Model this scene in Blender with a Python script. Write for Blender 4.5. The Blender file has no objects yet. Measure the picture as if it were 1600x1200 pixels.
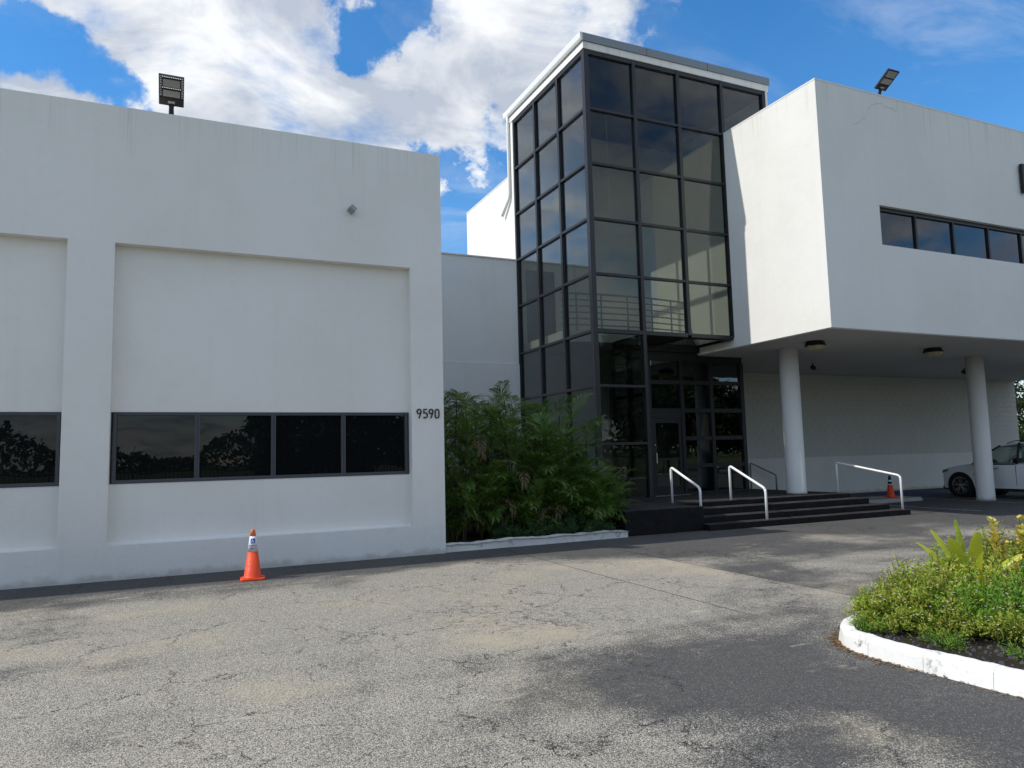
import bpy, bmesh, math, random
from mathutils import Vector, Matrix
random.seed(7)
scene = bpy.context.scene
col = scene.collection
R = math.radians

# ------------------------------------------------------------------ camera
CAMH = 1.65
Fv = Vector((0.41282757, 0.90560305, 0.09724458)).normalized()
Rv = Vector((0.91063988, -0.41245015, -0.02489731)).normalized()
Uv = Rv.cross(Fv)
camd = bpy.data.cameras.new('camera'); cam = bpy.data.objects.new('camera', camd); col.objects.link(cam)
camd.sensor_width = 36; camd.lens = 1141.17 / 1600 * 36; camd.clip_start = 0.05; camd.clip_end = 3000
cam.matrix_world = Matrix(((Rv.x, Uv.x, -Fv.x, 0), (Rv.y, Uv.y, -Fv.y, 0), (Rv.z, Uv.z, -Fv.z, CAMH), (0, 0, 0, 1)))
scene.camera = cam
scene.render.resolution_x, scene.render.resolution_y = 1024, 768
scene.view_settings.view_transform = 'Standard'; scene.view_settings.look = 'None'
scene.view_settings.exposure = 0.86; scene.view_settings.gamma = 1

def pixdir(u, v):
    return (Fv + Rv * ((u - 800) / 1141.17) - Uv * ((v - 600) / 1141.17)).normalized()

# ------------------------------------------------------------------ sun + sky
SUN_TO = Vector((1.0, -0.14, -1.02)).normalized()      # travel direction of the sunlight
sd = bpy.data.lights.new('sun', 'SUN'); so = bpy.data.objects.new('sun', sd); col.objects.link(so)
sd.energy = 2.15; sd.angle = R(0.53); sd.color = (1.0, 0.955, 0.89)
so.rotation_euler = SUN_TO.to_track_quat('-Z', 'Y').to_euler(); so.location = (-20, 5, 30)
S = -SUN_TO
world = bpy.data.worlds.new('World'); scene.world = world; world.use_nodes = True
nt = world.node_tree; nt.nodes.clear()
def N(t, nt_=None, **kw):
    n = (nt_ or nt).nodes.new(t)
    for k, v in kw.items(): setattr(n, k, v)
    return n
def L(a, b, nt_=None): (nt_ or nt).links.new(a, b)
out = N('ShaderNodeOutputWorld'); bg = N('ShaderNodeBackground'); bg.inputs[1].default_value = 0.15
sky = N('ShaderNodeTexSky', sky_type='NISHITA'); sky.sun_disc = False
sky.sun_elevation = math.asin(S.z); sky.sun_rotation = math.atan2(S.x, S.y)
sky.air_density = 1.0; sky.dust_density = 0.25; sky.ozone_density = 2.2; sky.altitude = 0
hs = N('ShaderNodeHueSaturation'); hs.inputs['Saturation'].default_value = 1.38; hs.inputs['Value'].default_value = 0.71
L(sky.outputs[0], hs.inputs['Color'])
geo = N('ShaderNodeTexCoord')
def wmath(op, a=None, b=None, c=None, clamp=False):
    n = N('ShaderNodeMath', operation=op); n.use_clamp = clamp
    for i, v in enumerate((a, b, c)):
        if v is None: continue
        if isinstance(v, (int, float)): n.inputs[i].default_value = v
        else: L(v, n.inputs[i])
    return n.outputs[0]
d = geo.outputs['Generated']
sep = N('ShaderNodeSeparateXYZ'); L(d, sep.inputs[0])
zz = wmath('ADD', wmath('MAXIMUM', sep.outputs[2], 0.0), 0.22)
cmb = N('ShaderNodeCombineXYZ'); L(wmath('DIVIDE', sep.outputs[0], zz), cmb.inputs[0]); L(wmath('DIVIDE', sep.outputs[1], zz), cmb.inputs[1])
n1 = N('ShaderNodeTexNoise'); n1.inputs['Scale'].default_value = 2.7; n1.inputs['Detail'].default_value = 12; n1.inputs['Roughness'].default_value = 0.64
n1.inputs['Distortion'].default_value = 0.25
L(cmb.outputs[0], n1.inputs['Vector'])
cov = wmath('MULTIPLY', wmath('SUBTRACT', n1.outputs[0], 0.5), 3.0)
cov = wmath('ADD', cov, 0.22)
wn = N('ShaderNodeTexNoise'); wn.inputs['Scale'].default_value = 9.0; wn.inputs['Detail'].default_value = 6; wn.inputs['Roughness'].default_value = 0.6
L(d, wn.inputs['Vector'])
wv = N('ShaderNodeVectorMath', operation='SUBTRACT'); L(wn.outputs['Color'], wv.inputs[0]); wv.inputs[1].default_value = (0.5, 0.5, 0.5)
ws_w = N('ShaderNodeVectorMath', operation='SCALE'); L(wv.outputs[0], ws_w.inputs[0]); ws_w.inputs['Scale'].default_value = 0.34
wa = N('ShaderNodeVectorMath', operation='ADD'); L(d, wa.inputs[0]); L(ws_w.outputs[0], wa.inputs[1])
wnm = N('ShaderNodeVectorMath', operation='NORMALIZE'); L(wa.outputs[0], wnm.inputs[0]); dwarp = wnm.outputs[0]
# cloud banks (+) and clear gaps (-): direction, inner/outer angle, weight
for (u, v, a0, a1, w) in ((330, 60, 5, 17, 0.24), (640, 150, 2, 10, 0.28), (60, 25, 1, 5, 0.15), (95, 115, 0.4, 5.5, -0.95),
                          (610, 20, 0.3, 4.6, -0.9), (745, 350, 2.5, 7.5, -1.3), (1350, 110, 9, 19, -1.05), (1180, 75, 2, 8, -0.3), (980, 15, 1, 5, 0.25), (1170, 12, 0.5, 4, 0.5),
                          (1595, 190, 0.5, 2.6, 0.75), (1520, 40, 6, 14, -0.3), (860, 60, 1, 6, 0.1)):
    dv = pixdir(u, v)
    dp = N('ShaderNodeVectorMath', operation='DOT_PRODUCT'); L(dwarp, dp.inputs[0]); dp.inputs[1].default_value = dv
    mr = N('ShaderNodeMapRange', interpolation_type='SMOOTHSTEP'); L(dp.outputs['Value'], mr.inputs[0])
    mr.inputs[1].default_value = math.cos(R(a1)); mr.inputs[2].default_value = math.cos(R(a0))
    mr.inputs[3].default_value = 0; mr.inputs[4].default_value = w
    cov = wmath('ADD', cov, mr.outputs[0])
mask = N('ShaderNodeMapRange', interpolation_type='SMOOTHSTEP'); L(cov, mask.inputs[0])
mask.inputs[1].default_value = -0.24; mask.inputs[2].default_value = 0.55; mask.inputs[3].default_value = 0.03; mask.inputs[4].default_value = 0.97
n2 = N('ShaderNodeTexNoise'); n2.inputs['Scale'].default_value = 3.4; n2.inputs['Detail'].default_value = 9; n2.inputs['Roughness'].default_value = 0.58; n2.inputs['Distortion'].default_value = 0.6
mp = N('ShaderNodeMapping'); mp.inputs['Location'].default_value = (3.1, 7.7, 0); L(cmb.outputs[0], mp.inputs[0]); L(mp.outputs[0], n2.inputs['Vector'])
cr = N('ShaderNodeValToRGB'); L(n2.outputs[0], cr.inputs[0])
cr.color_ramp.elements[0].position = 0.40; cr.color_ramp.elements[0].color = (1.95, 2.15, 2.5, 1)
cr.color_ramp.elements[1].position = 0.62; cr.color_ramp.elements[1].color = (3.75, 3.8, 3.85, 1)
n3 = N('ShaderNodeTexNoise'); n3.inputs['Scale'].default_value = 1.6; n3.inputs['Detail'].default_value = 10; n3.inputs['Roughness'].default_value = 0.62; n3.inputs['Distortion'].default_value = 1.2
mp3 = N('ShaderNodeMapping'); mp3.inputs['Location'].default_value = (1.3, 4.2, 0); mp3.inputs['Scale'].default_value = (1.0, 2.6, 1.0); mp3.inputs['Rotation'].default_value = (0, 0, 0.6); L(cmb.outputs[0], mp3.inputs[0]); L(mp3.outputs[0], n3.inputs['Vector'])
ci = N('ShaderNodeMapRange', interpolation_type='SMOOTHSTEP'); L(n3.outputs[0], ci.inputs[0]); ci.inputs[1].default_value = 0.44; ci.inputs[2].default_value = 0.74; ci.inputs[3].default_value = 0.0; ci.inputs[4].default_value = 0.24
mfac = wmath('MAXIMUM', mask.outputs[0], ci.outputs[0])
mx = N('ShaderNodeMix', data_type='RGBA'); L(mfac, mx.inputs[0]); L(hs.outputs[0], mx.inputs[6]); L(cr.outputs[0], mx.inputs[7])
L(mx.outputs[2], bg.inputs[0]); L(bg.outputs[0], out.inputs[0])

# ------------------------------------------------------------------ materials
def mat(name, base=(0.5, 0.5, 0.5), rough=0.6, spec=0.5, metal=0.0):
    m = bpy.data.materials.new(name); m.use_nodes = True
    p = m.node_tree.nodes['Principled BSDF']
    p.inputs['Base Color'].default_value = (*base, 1); p.inputs['Roughness'].default_value = rough
    p.inputs['Specular IOR Level'].default_value = spec; p.inputs['Metallic'].default_value = metal
    return m
def mth(t, op, a, b=None, c=None, clamp=False):
    n = t.nodes.new('ShaderNodeMath'); n.operation = op; n.use_clamp = clamp
    for i, v in enumerate((a, b, c)):
        if v is None: continue
        if isinstance(v, (int, float)): n.inputs[i].default_value = v
        else: t.links.new(v, n.inputs[i])
    return n.outputs[0]
def noise(t, vec, scale, detail=4, rough=0.55, dist=0.0):
    n = t.nodes.new('ShaderNodeTexNoise'); n.inputs['Scale'].default_value = scale; n.inputs['Detail'].default_value = detail
    n.inputs['Roughness'].default_value = rough; n.inputs['Distortion'].default_value = dist; t.links.new(vec, n.inputs['Vector'])
    return n.outputs[0]
def smooth(t, v, a, b, lo=0.0, hi=1.0):
    n = t.nodes.new('ShaderNodeMapRange'); n.interpolation_type = 'SMOOTHSTEP'; t.links.new(v, n.inputs[0])
    for i, x in enumerate((a, b, lo, hi)): n.inputs[i + 1].default_value = x
    return n.outputs[0]
def mixc(t, f, a, b):
    n = t.nodes.new('ShaderNodeMix'); n.data_type = 'RGBA'
    for i, v in ((0, f), (6, a), (7, b)):
        if isinstance(v, (int, float)): n.inputs[i].default_value = v
        elif isinstance(v, tuple): n.inputs[i].default_value = (*v, 1)
        else: t.links.new(v, n.inputs[i])
    return n.outputs[2]
def bump(t, h, strength, distance=0.01):
    b = t.nodes.new('ShaderNodeBump'); b.inputs['Strength'].default_value = strength; b.inputs['Distance'].default_value = distance
    t.links.new(h, b.inputs['Height']); return b.outputs[0]
def wpos(t):
    g = t.nodes.new('ShaderNodeNewGeometry'); return g.outputs['Position']
def scaled(t, vec, s):
    m = t.nodes.new('ShaderNodeMapping'); m.inputs['Scale'].default_value = s; t.links.new(vec, m.inputs[0]); return m.outputs[0]

def stucco(name, base, stain=0.10, grime=True):
    m = mat(name, base, 0.85, 0.25); t = m.node_tree; p = t.nodes['Principled BSDF']; w = wpos(t)
    a = noise(t, w, 0.55, 5); st = noise(t, scaled(t, w, (5.0, 5.0, 0.22)), 1.0, 5, 0.6)
    b = noise(t, w, 7, 4)
    f = mth(t, 'ADD', mth(t, 'MULTIPLY', smooth(t, a, 0.35, 0.7), 0.4), mth(t, 'MULTIPLY', smooth(t, st, 0.5, 0.85), 0.30))
    f = mth(t, 'ADD', f, mth(t, 'MULTIPLY', smooth(t, b, 0.5, 0.75), 0.15))
    dirty = tuple(x * (1 - stain * 1.9) * k for x, k in zip(base, (1.0, 0.985, 0.94)))
    c = mixc(t, mth(t, 'MULTIPLY', f, 0.75, clamp=True), base, dirty)
    if not grime:                                     # rain streaks running down from the parapet tops
        s = t.nodes.new('ShaderNodeSeparateXYZ'); t.links.new(w, s.inputs[0])
        dn = noise(t, scaled(t, w, (9.0, 9.0, 0.12)), 1.0, 6, 0.7); ln = noise(t, scaled(t, w, (3.0, 3.0, 0.0)), 1.0, 3)
        low = mth(t, 'MULTIPLY', smooth(t, mth(t, 'ADD', s.outputs[2], mth(t, 'MULTIPLY', ln, 1.2)), 6.9, 7.6), mth(t, 'LESS_THAN', s.outputs[0], 4.3))
        hi = smooth(t, mth(t, 'ADD', s.outputs[2], mth(t, 'MULTIPLY', ln, 1.6)), 9.7, 10.6)
        k_ = mth(t, 'MULTIPLY', smooth(t, dn, 0.50, 0.72), mth(t, 'MAXIMUM', low, hi))
        c = mixc(t, mth(t, 'MULTIPLY', k_, 0.30), c, (0.33, 0.32, 0.28))
    if grime:                                   # splash-back dirt just above the ground
        s = t.nodes.new('ShaderNodeSeparateXYZ'); t.links.new(w, s.inputs[0])
        g = noise(t, w, 3.2, 6, 0.65)
        gz = mth(t, 'ADD', s.outputs[2], mth(t, 'MULTIPLY', mth(t, 'SUBTRACT', g, 0.5), 0.35))
        c = mixc(t, smooth(t, gz, 0.0, 0.13, 0.5, 0.0), c, (0.30, 0.28, 0.23))
    t.links.new(c, p.inputs['Base Color'])
    h = mth(t, 'ADD', noise(t, w, 60, 4, 0.6), mth(t, 'MULTIPLY', noise(t, w, 4.5, 3), 2.2))
    t.links.new(bump(t, h, 0.32, 0.008), p.inputs['Normal'])
    return m
M = {}
M['stucco'] = stucco('white_stucco', (0.76, 0.75, 0.715), 0.09)
M['stucco_plain'] = stucco('white_stucco_upper', (0.77, 0.76, 0.72), 0.09, grime=False)
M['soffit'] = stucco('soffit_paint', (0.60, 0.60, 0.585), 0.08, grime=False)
M['rough_plinth'] = stucco('rough_plinth', (0.74, 0.74, 0.715), 0.11)
# coarser relief on the plinth
t = M['rough_plinth'].node_tree; w = wpos(t)
t.links.new(bump(t, mth(t, 'ADD', noise(t, w, 9, 6, 0.6, 0.6), mth(t, 'MULTIPLY', noise(t, w, 50, 3), 0.3)), 0.4, 0.02), t.nodes['Principled BSDF'].inputs['Normal'])
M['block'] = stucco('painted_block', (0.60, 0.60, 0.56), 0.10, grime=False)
M['link'] = stucco('grey_stucco', (0.78, 0.79, 0.775), 0.10)
M['frame'] = mat('dark_aluminium', (0.013, 0.014, 0.017), 0.38, 0.45)
M['black_frame'] = mat('black_entry_frame', (0.008, 0.008, 0.01), 0.45, 0.4)
M['win_frame'] = mat('grey_aluminium', (0.062, 0.066, 0.08), 0.42, 0.5, 0.3)
M['coping'] = mat('zinc_coping', (0.20, 0.23, 0.25), 0.45, 0.5, 0.4)
M['gutter'] = mat('gutter_white', (0.70, 0.70, 0.68), 0.5, 0.4)
M['white_metal'] = mat('white_rail_paint', (0.80, 0.80, 0.80), 0.35, 0.5)
M['grey_metal'] = mat('grey_rail_paint', (0.26, 0.28, 0.29), 0.4, 0.5)
M['black'] = mat('black_plastic', (0.012, 0.012, 0.014), 0.5, 0.4)
M['led'] = mat('led_lens', (0.33, 0.33, 0.30), 0.25, 0.5)
M['white_bead'] = mat('white_bead', (0.85, 0.85, 0.85), 0.4, 0.5)
M['amber'] = mat('amber_lens', (0.42, 0.36, 0.20), 0.3, 0.6)
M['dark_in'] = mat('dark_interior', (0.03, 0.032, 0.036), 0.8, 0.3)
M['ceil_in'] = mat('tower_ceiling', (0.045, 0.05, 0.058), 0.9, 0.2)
M['wall_in'] = mat('tower_inside_paint', (0.70, 0.70, 0.66), 0.8, 0.2)
M['steel'] = mat('brushed_steel', (0.55, 0.55, 0.55), 0.25, 0.5, 1.0)
M['exit'] = mat('exit_red', (0.35, 0.05, 0.03), 0.5)
M['rubber'] = mat('tyre_rubber', (0.014, 0.014, 0.015), 0.8, 0.3)
M['rim'] = mat('alloy_rim', (0.42, 0.42, 0.43), 0.25, 0.5, 0.9)
M['carpaint'] = mat('white_car_paint', (0.74, 0.75, 0.76), 0.22, 0.5)
M['carpaint'].node_tree.nodes['Principled BSDF'].inputs['Coat Weight'].default_value = 0.6
M['headlamp'] = mat('headlamp', (0.10, 0.11, 0.12), 0.08, 0.7)
M['bark'] = mat('bark', (0.085, 0.065, 0.05), 0.9, 0.2)
M['cane'] = mat('palm_cane', (0.05, 0.048, 0.022), 0.8, 0.2)
M['orange'] = mat('cone_orange', (0.80, 0.075, 0.018), 0.45, 0.4)
M['orange_faded'] = mat('cone_orange_faded', (0.72, 0.17, 0.075), 0.6, 0.3)
M['sleeve'] = mat('cone_sleeve', (0.72, 0.74, 0.77), 0.35, 0.5)
M['blue'] = mat('sign_blue', (0.015, 0.09, 0.42), 0.45, 0.4)
M['ink'] = mat('black_ink', (0.01, 0.01, 0.012), 0.5, 0.3)

for nm_ in ('orange', 'orange_faded'):
    t = M[nm_].node_tree; p = t.nodes['Principled BSDF']; w = wpos(t); c0 = tuple(p.inputs['Base Color'].default_value)[:3]
    f_ = mth(t, 'MULTIPLY', smooth(t, noise(t, w, 22, 6, 0.7), 0.48, 0.72), 0.45)
    t.links.new(mixc(t, f_, c0, (c0[0] * .55, c0[1] * .8 + .02, c0[2] + .02)), p.inputs['Base Color'])
    t.links.new(smooth(t, noise(t, w, 40, 4), 0.3, 0.7, 0.4, 0.75), p.inputs['Roughness'])
def worn_lit_black():
    m = mat('black_deck_paint', (0.012, 0.012, 0.013), 0.6, 0.2); t = m.node_tree; p = t.nodes['Principled BSDF']; w = wpos(t)
    f = smooth(t, noise(t, w, 3.5, 6, 0.65), 0.5, 0.8)
    t.links.new(mixc(t, mth(t, 'MULTIPLY', f, 0.5), (0.005, 0.005, 0.006), (0.022, 0.021, 0.02)), p.inputs['Base Color'])
    g_ = t.nodes.new('ShaderNodeNewGeometry'); sn = t.nodes.new('ShaderNodeSeparateXYZ'); t.links.new(g_.outputs['True Normal'], sn.inputs[0])
    tread_lit = mth(t, 'MULTIPLY', smooth(t, sn.outputs[2], 0.2, 0.9), smooth(t, noise(t, w, 6, 5, 0.6), 0.3, 0.7, 0.35, 1.0))  # upward faces lightened in the colour, as if sunlit treads
    old = p.inputs['Base Color'].links[0].from_socket
    t.links.new(mixc(t, tread_lit, old, (0.05, 0.048, 0.045)), p.inputs['Base Color'])
    t.links.new(smooth(t, noise(t, w, 9, 4), 0.3, 0.7, 0.55, 0.8), p.inputs['Roughness'])
    t.links.new(bump(t, noise(t, w, 70, 4), 0.25, 0.004), p.inputs['Normal'])
    return m
M['deck'] = worn_lit_black()
def kerbpaint():
    m = mat('kerb_paint', (0.78, 0.78, 0.77), 0.7, 0.3); t = m.node_tree; p = t.nodes['Principled BSDF']; w = wpos(t)
    a = noise(t, w, 5, 7, 0.7); b = noise(t, w, 22, 5, 0.7)
    f = mth(t, 'MULTIPLY', smooth(t, a, 0.52, 0.68), smooth(t, b, 0.42, 0.62))
    c = mixc(t, f, (0.76, 0.76, 0.74), (0.16, 0.16, 0.155))
    c = mixc(t, smooth(t, noise(t, w, 2.2, 5), 0.45, 0.8, 0, 0.35), c, (0.52, 0.49, 0.43))
    t.links.new(c, p.inputs['Base Color']); t.links.new(bump(t, mth(t, 'ADD', noise(t, w, 40, 5), mth(t, 'MULTIPLY', noise(t, w, 6, 3), 1.2)), 0.28, 0.008), p.inputs['Normal'])
    return m
M['kerb'] = kerbpaint()
M['concrete'] = stucco('plain_concrete', (0.36, 0.36, 0.35), 0.15)
def soil():
    m = mat('dark_soil', (0.03, 0.025, 0.02), 0.95, 0.1); t = m.node_tree; p = t.nodes['Principled BSDF']; w = wpos(t)
    t.links.new(mixc(t, noise(t, w, 14, 6, 0.7), (0.012, 0.011, 0.010), (0.07, 0.055, 0.04)), p.inputs['Base Color'])
    t.links.new(bump(t, noise(t, w, 25, 6, 0.7), 0.9, 0.04), p.inputs['Normal'])
    return m
M['soil'] = soil()

def asphalt():
    m = mat('asphalt', (0.2, 0.2, 0.2), 0.9, 0.25); t = m.node_tree; p = t.nodes['Principled BSDF']; w = wpos(t)
    s = t.nodes.new('ShaderNodeSeparateXYZ'); t.links.new(w, s.inputs[0]); X, Y = s.outputs[0], s.outputs[1]
    def vor(scale, feature='F1', rnd=1.0, vec=w):
        v = t.nodes.new('ShaderNodeTexVoronoi'); v.feature = feature; v.inputs['Scale'].default_value = scale
        v.inputs['Randomness'].default_value = rnd; t.links.new(vec, v.inputs['Vector']); return v
    v1 = vor(135); v2 = vor(230)
    sc = t.nodes.new('ShaderNodeSeparateColor'); t.links.new(v1.outputs['Color'], sc.inputs[0])
    sc2 = t.nodes.new('ShaderNodeSeparateColor'); t.links.new(v2.outputs['Color'], sc2.inputs[0])
    ramp = t.nodes.new('ShaderNodeValToRGB'); t.links.new(sc.outputs[0], ramp.inputs[0])
    e = ramp.color_ramp.elements; e[0].position = 0.0; e[0].color = (0.15, 0.142, 0.128, 1); e[1].position = 1.0; e[1].color = (0.62, 0.575, 0.48, 1)
    for pos, c in ((0.2, (0.29, 0.27, 0.23)), (0.5, (0.42, 0.39, 0.32)), (0.78, (0.51, 0.475, 0.40))):
        q = ramp.color_ramp.elements.new(pos); q.color = (*c, 1)
    stone = mixc(t, smooth(t, v1.outputs['Distance'], 0.42, 0.80), ramp.outputs[0], (0.10, 0.095, 0.088))
    fine = mixc(t, sc2.outputs[0], (0.032, 0.032, 0.033), (0.105, 0.103, 0.10))
    # wear: how much the pale aggregate shows
    big = noise(t, w, 0.33, 5, 0.55, 0.4); mid = noise(t, w, 1.5, 5, 0.6)
    strk = noise(t, scaled(t, w, (0.35, 1.6, 1)), 1.0, 5, 0.6)
    wear_shade = mth(t, 'ADD', mth(t, 'MULTIPLY', mth(t, 'SUBTRACT', big, 0.5), 4.2), mth(t, 'MULTIPLY', mth(t, 'SUBTRACT', mid, 0.5), 0.9))
    wear_shade = mth(t, 'ADD', wear_shade, mth(t, 'MULTIPLY', mth(t, 'SUBTRACT', strk, 0.5), 1.5))
    wear_shade = mth(t, 'ADD', wear_shade, 0.90)
    edge = mth(t, 'ADD', X, mth(t, 'MULTIPLY', mth(t, 'SUBTRACT', noise(t, w, 5, 3), 0.5), 0.07))
    wear_shade = mth(t, 'ADD', wear_shade, smooth(t, edge, 6.82, 6.90, 0.0, -0.48))                      # darker paving lane
    wear_shade = mth(t, 'ADD', wear_shade, smooth(t, mth(t, 'ADD', Y, mth(t, 'MULTIPLY', mid, 1.2)), 9.6, 12.2, 0.0, -0.75))
    wear_shade = mth(t, 'ADD', wear_shade, smooth(t, mth(t, 'ADD', Y, mth(t, 'MULTIPLY', mid, 0.5)), 11.0, 11.7, 0.0, -0.9))  # darker edge by the building, its shade strip deepened in the colour
    px_ = mth(t, 'SUBTRACT', X, 3.0); py_ = mth(t, 'SUBTRACT', Y, 7.8)
    pd_ = mth(t, 'SQRT', mth(t, 'ADD', mth(t, 'MULTIPLY', mth(t, 'MULTIPLY', px_, px_), 0.5), mth(t, 'MULTIPLY', py_, py_)))
    wear_shade = mth(t, 'ADD', wear_shade, smooth(t, pd_, 0.8, 3.6, 0.55, 0.0))                             # bleached turning area                           
    # dark sealed apron round the planted island
    dx = mth(t, 'MAXIMUM', mth(t, 'SUBTRACT', 4.4, X), 0.0); dy = mth(t, 'MAXIMUM', mth(t, 'SUBTRACT', Y, 5.2), 0.0)
    dd = mth(t, 'SQRT', mth(t, 'ADD', mth(t, 'MULTIPLY', dx, dx), mth(t, 'MULTIPLY', dy, dy)))
    dd = mth(t, 'ADD', dd, mth(t, 'ADD', mth(t, 'MULTIPLY', mth(t, 'SUBTRACT', mid, 0.5), 2.4), mth(t, 'MULTIPLY', mth(t, 'SUBTRACT', noise(t, w, 11, 5, 0.7), 0.5), 1.2)))
    apron = smooth(t, dd, -0.6, 2.6, 1.0, 0.0)
    wear_shade = mth(t, 'SUBTRACT', wear_shade, mth(t, 'MULTIPLY', apron, 0.85))
    dark2 = smooth(t, X, 15.9, 16.3, 0.0, 1.0)                                                # darker surface on the bay side
    wear_shade = mth(t, 'SUBTRACT', wear_shade, mth(t, 'MULTIPLY', dark2, 1.2))
    wf = mth(t, 'MULTIPLY', wear_shade, 1.0, clamp=True)
    # per-stone threshold so pale stones emerge one by one
    emerge = smooth(t, mth(t, 'ADD', wf, mth(t, 'MULTIPLY', mth(t, 'SUBTRACT', sc.outputs[1], 0.5), 0.85)), 0.08, 0.85)
    c = mixc(t, emerge, fine, stone)
    tan = smooth(t, noise(t, w, 0.5, 4, 0.6), 0.48, 0.72)
    c = mixc(t, mth(t, 'MULTIPLY', mth(t, 'MULTIPLY', tan, wf), 0.55), c, (0.44, 0.375, 0.265))
    # sandy bleached blotches
    bl = mth(t, 'MULTIPLY', smooth(t, noise(t, scaled(t, w, (1.0, 2.6, 1)), 1.15, 5, 0.6), 0.63, 0.74), 0.5)
    c = mixc(t, mth(t, 'MULTIPLY', bl, smooth(t, Y, 10.6, 11.4, 1.0, 0.0)), c, (0.52, 0.48, 0.40))
    # cracks
    dw = t.nodes.new('ShaderNodeVectorMath'); dw.operation = 'ADD'
    nz = t.nodes.new('ShaderNodeTexNoise'); nz.inputs['Scale'].default_value = 3.0; nz.inputs['Detail'].default_value = 6; nz.inputs['Roughness'].default_value = 0.7
    t.links.new(w, nz.inputs['Vector'])
    vm = t.nodes.new('ShaderNodeVectorMath'); vm.operation = 'SCALE'; vm.inputs['Scale'].default_value = 0.5; t.links.new(nz.outputs['Color'], vm.inputs[0])
    t.links.new(w, dw.inputs[0]); t.links.new(vm.outputs[0], dw.inputs[1])
    ck = vor(0.95, 'DISTANCE_TO_EDGE', 1.0, dw.outputs[0]); ck2 = vor(4.2, 'DISTANCE_TO_EDGE', 1.0, dw.outputs[0])
    cm = smooth(t, noise(t, w, 0.6, 3), 0.40, 0.54)
    cm2 = smooth(t, noise(t, w, 0.45, 3, 0.5, 0.5), 0.53, 0.64)
    crack = mth(t, 'MAXIMUM', mth(t, 'MULTIPLY', smooth(t, ck.outputs['Distance'], 0.0025, 0.0065, 1.0, 0.0), cm),
                mth(t, 'MULTIPLY', smooth(t, ck2.outputs['Distance'], 0.006, 0.018, 1.0, 0.0), cm2))
    crack = mth(t, 'MULTIPLY', crack, smooth(t, noise(t, w, 9, 3), 0.36, 0.5))
    # straight saw-cut joints between paving lanes
    for jx in (5.25, 6.86):
        j = mth(t, 'ABSOLUTE', mth(t, 'SUBTRACT', mth(t, 'ADD', X, mth(t, 'MULTIPLY', mth(t, 'SUBTRACT', mid, 0.5), 0.06)), jx))
        crack = mth(t, 'MAXIMUM', crack, mth(t, 'MULTIPLY', smooth(t, j, 0.006, 0.016, 0.8, 0.0), smooth(t, Y, 4.8, 6.0)))
    ccol = mixc(t, smooth(t, apron, 0.55, 0.9), (0.022, 0.021, 0.021), (0.17, 0.17, 0.168))     # pale sand-filled cracks in the sealed apron
    c = mixc(t, crack, c, ccol)
    t.links.new(c, p.inputs['Base Color'])
    h = mth(t, 'SUBTRACT', mth(t, 'MULTIPLY', mth(t, 'SUBTRACT', 1.0, v1.outputs['Distance']), mth(t, 'ADD', mth(t, 'MULTIPLY', emerge, 0.7), 0.3)), mth(t, 'MULTIPLY', crack, 1.5))
    h = mth(t, 'ADD', h, mth(t, 'MULTIPLY', mid, 2.0))
    t.links.new(bump(t, h, 0.55, 0.007), p.inputs['Normal'])
    return m
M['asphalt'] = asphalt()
def grassmat():
    m = mat('rough_grass', (0.06, 0.09, 0.025), 0.95, 0.1); t = m.node_tree; p = t.nodes['Principled BSDF']; w = wpos(t)
    t.links.new(mixc(t, noise(t, w, 0.8, 8, 0.7), (0.035, 0.055, 0.015), (0.12, 0.13, 0.05)), p.inputs['Base Color']); return m
M['grass'] = grassmat()
def linepaint(name, c):
    m = mat(name, c, 0.8, 0.2); t = m.node_tree; p = t.nodes['Principled BSDF']; w = wpos(t)
    t.links.new(mixc(t, smooth(t, noise(t, w, 14, 6, 0.7), 0.42, 0.62), c, (0.05, 0.05, 0.05)), p.inputs['Base Color']); return m
M['line'] = linepaint('worn_line_paint', (0.45, 0.45, 0.43)); M['bluebay'] = linepaint('worn_blue_paint', (0.02, 0.05, 0.20))

def glass(name, r0, tint, rough=0.0, opaque=None, maxr=1.0):
    """tinted pane: Schlick mirror reflection over tinted see-through (or over an opaque dark film)"""
    m = bpy.data.materials.new(name); m.use_nodes = True; t = m.node_tree; t.nodes.clear()
    o = t.nodes.new('ShaderNodeOutputMaterial'); g = t.nodes.new('ShaderNodeBsdfGlossy'); g.inputs['Roughness'].default_value = rough
    g.inputs['Color'].default_value = (0.93, 0.96, 1, 1)
    if opaque:
        b = t.nodes.new('ShaderNodeBsdfDiffuse'); b.inputs[0].default_value = (*opaque, 1)
    else:
        b = t.nodes.new('ShaderNodeBsdfTransparent'); b.inputs[0].default_value = (*tint, 1)
    lw = t.nodes.new('ShaderNodeLayerWeight'); lw.inputs[0].default_value = 0.5
    f = mth(t, 'ADD', mth(t, 'MULTIPLY', mth(t, 'POWER', lw.outputs['Facing'], 3.4), 1 - r0), r0)
    # slow waviness of float glass
    w = wpos(t); bn = bump(t, noise(t, w, 1.3, 1), 0.05, 0.05); t.links.new(bn, g.inputs['Normal'])
    mxs = t.nodes.new('ShaderNodeMixShader'); t.links.new(f, mxs.inputs[0]); t.links.new(b.outputs[0], mxs.inputs[1]); t.links.new(g.outputs[0], mxs.inputs[2])
    t.links.new(mxs.outputs[0], o.inputs[0]); return m
M['glass_tower'] = glass('tower_tinted_glass', 0.030, (0.63, 0.65, 0.62))
M['glass_entry'] = glass('entry_tinted_glass', 0.07, (0.38, 0.40, 0.40))
M['glass_dark'] = glass('window_film_glass', 0.030, None, 0.0, (0.006, 0.007, 0.008))
M['glass_strip'] = glass('strip_window_glass', 0.035, None, 0.0, (0.008, 0.010, 0.014))
M['glass_car'] = glass('car_glass', 0.06, (0.62, 0.68, 0.64))

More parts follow.
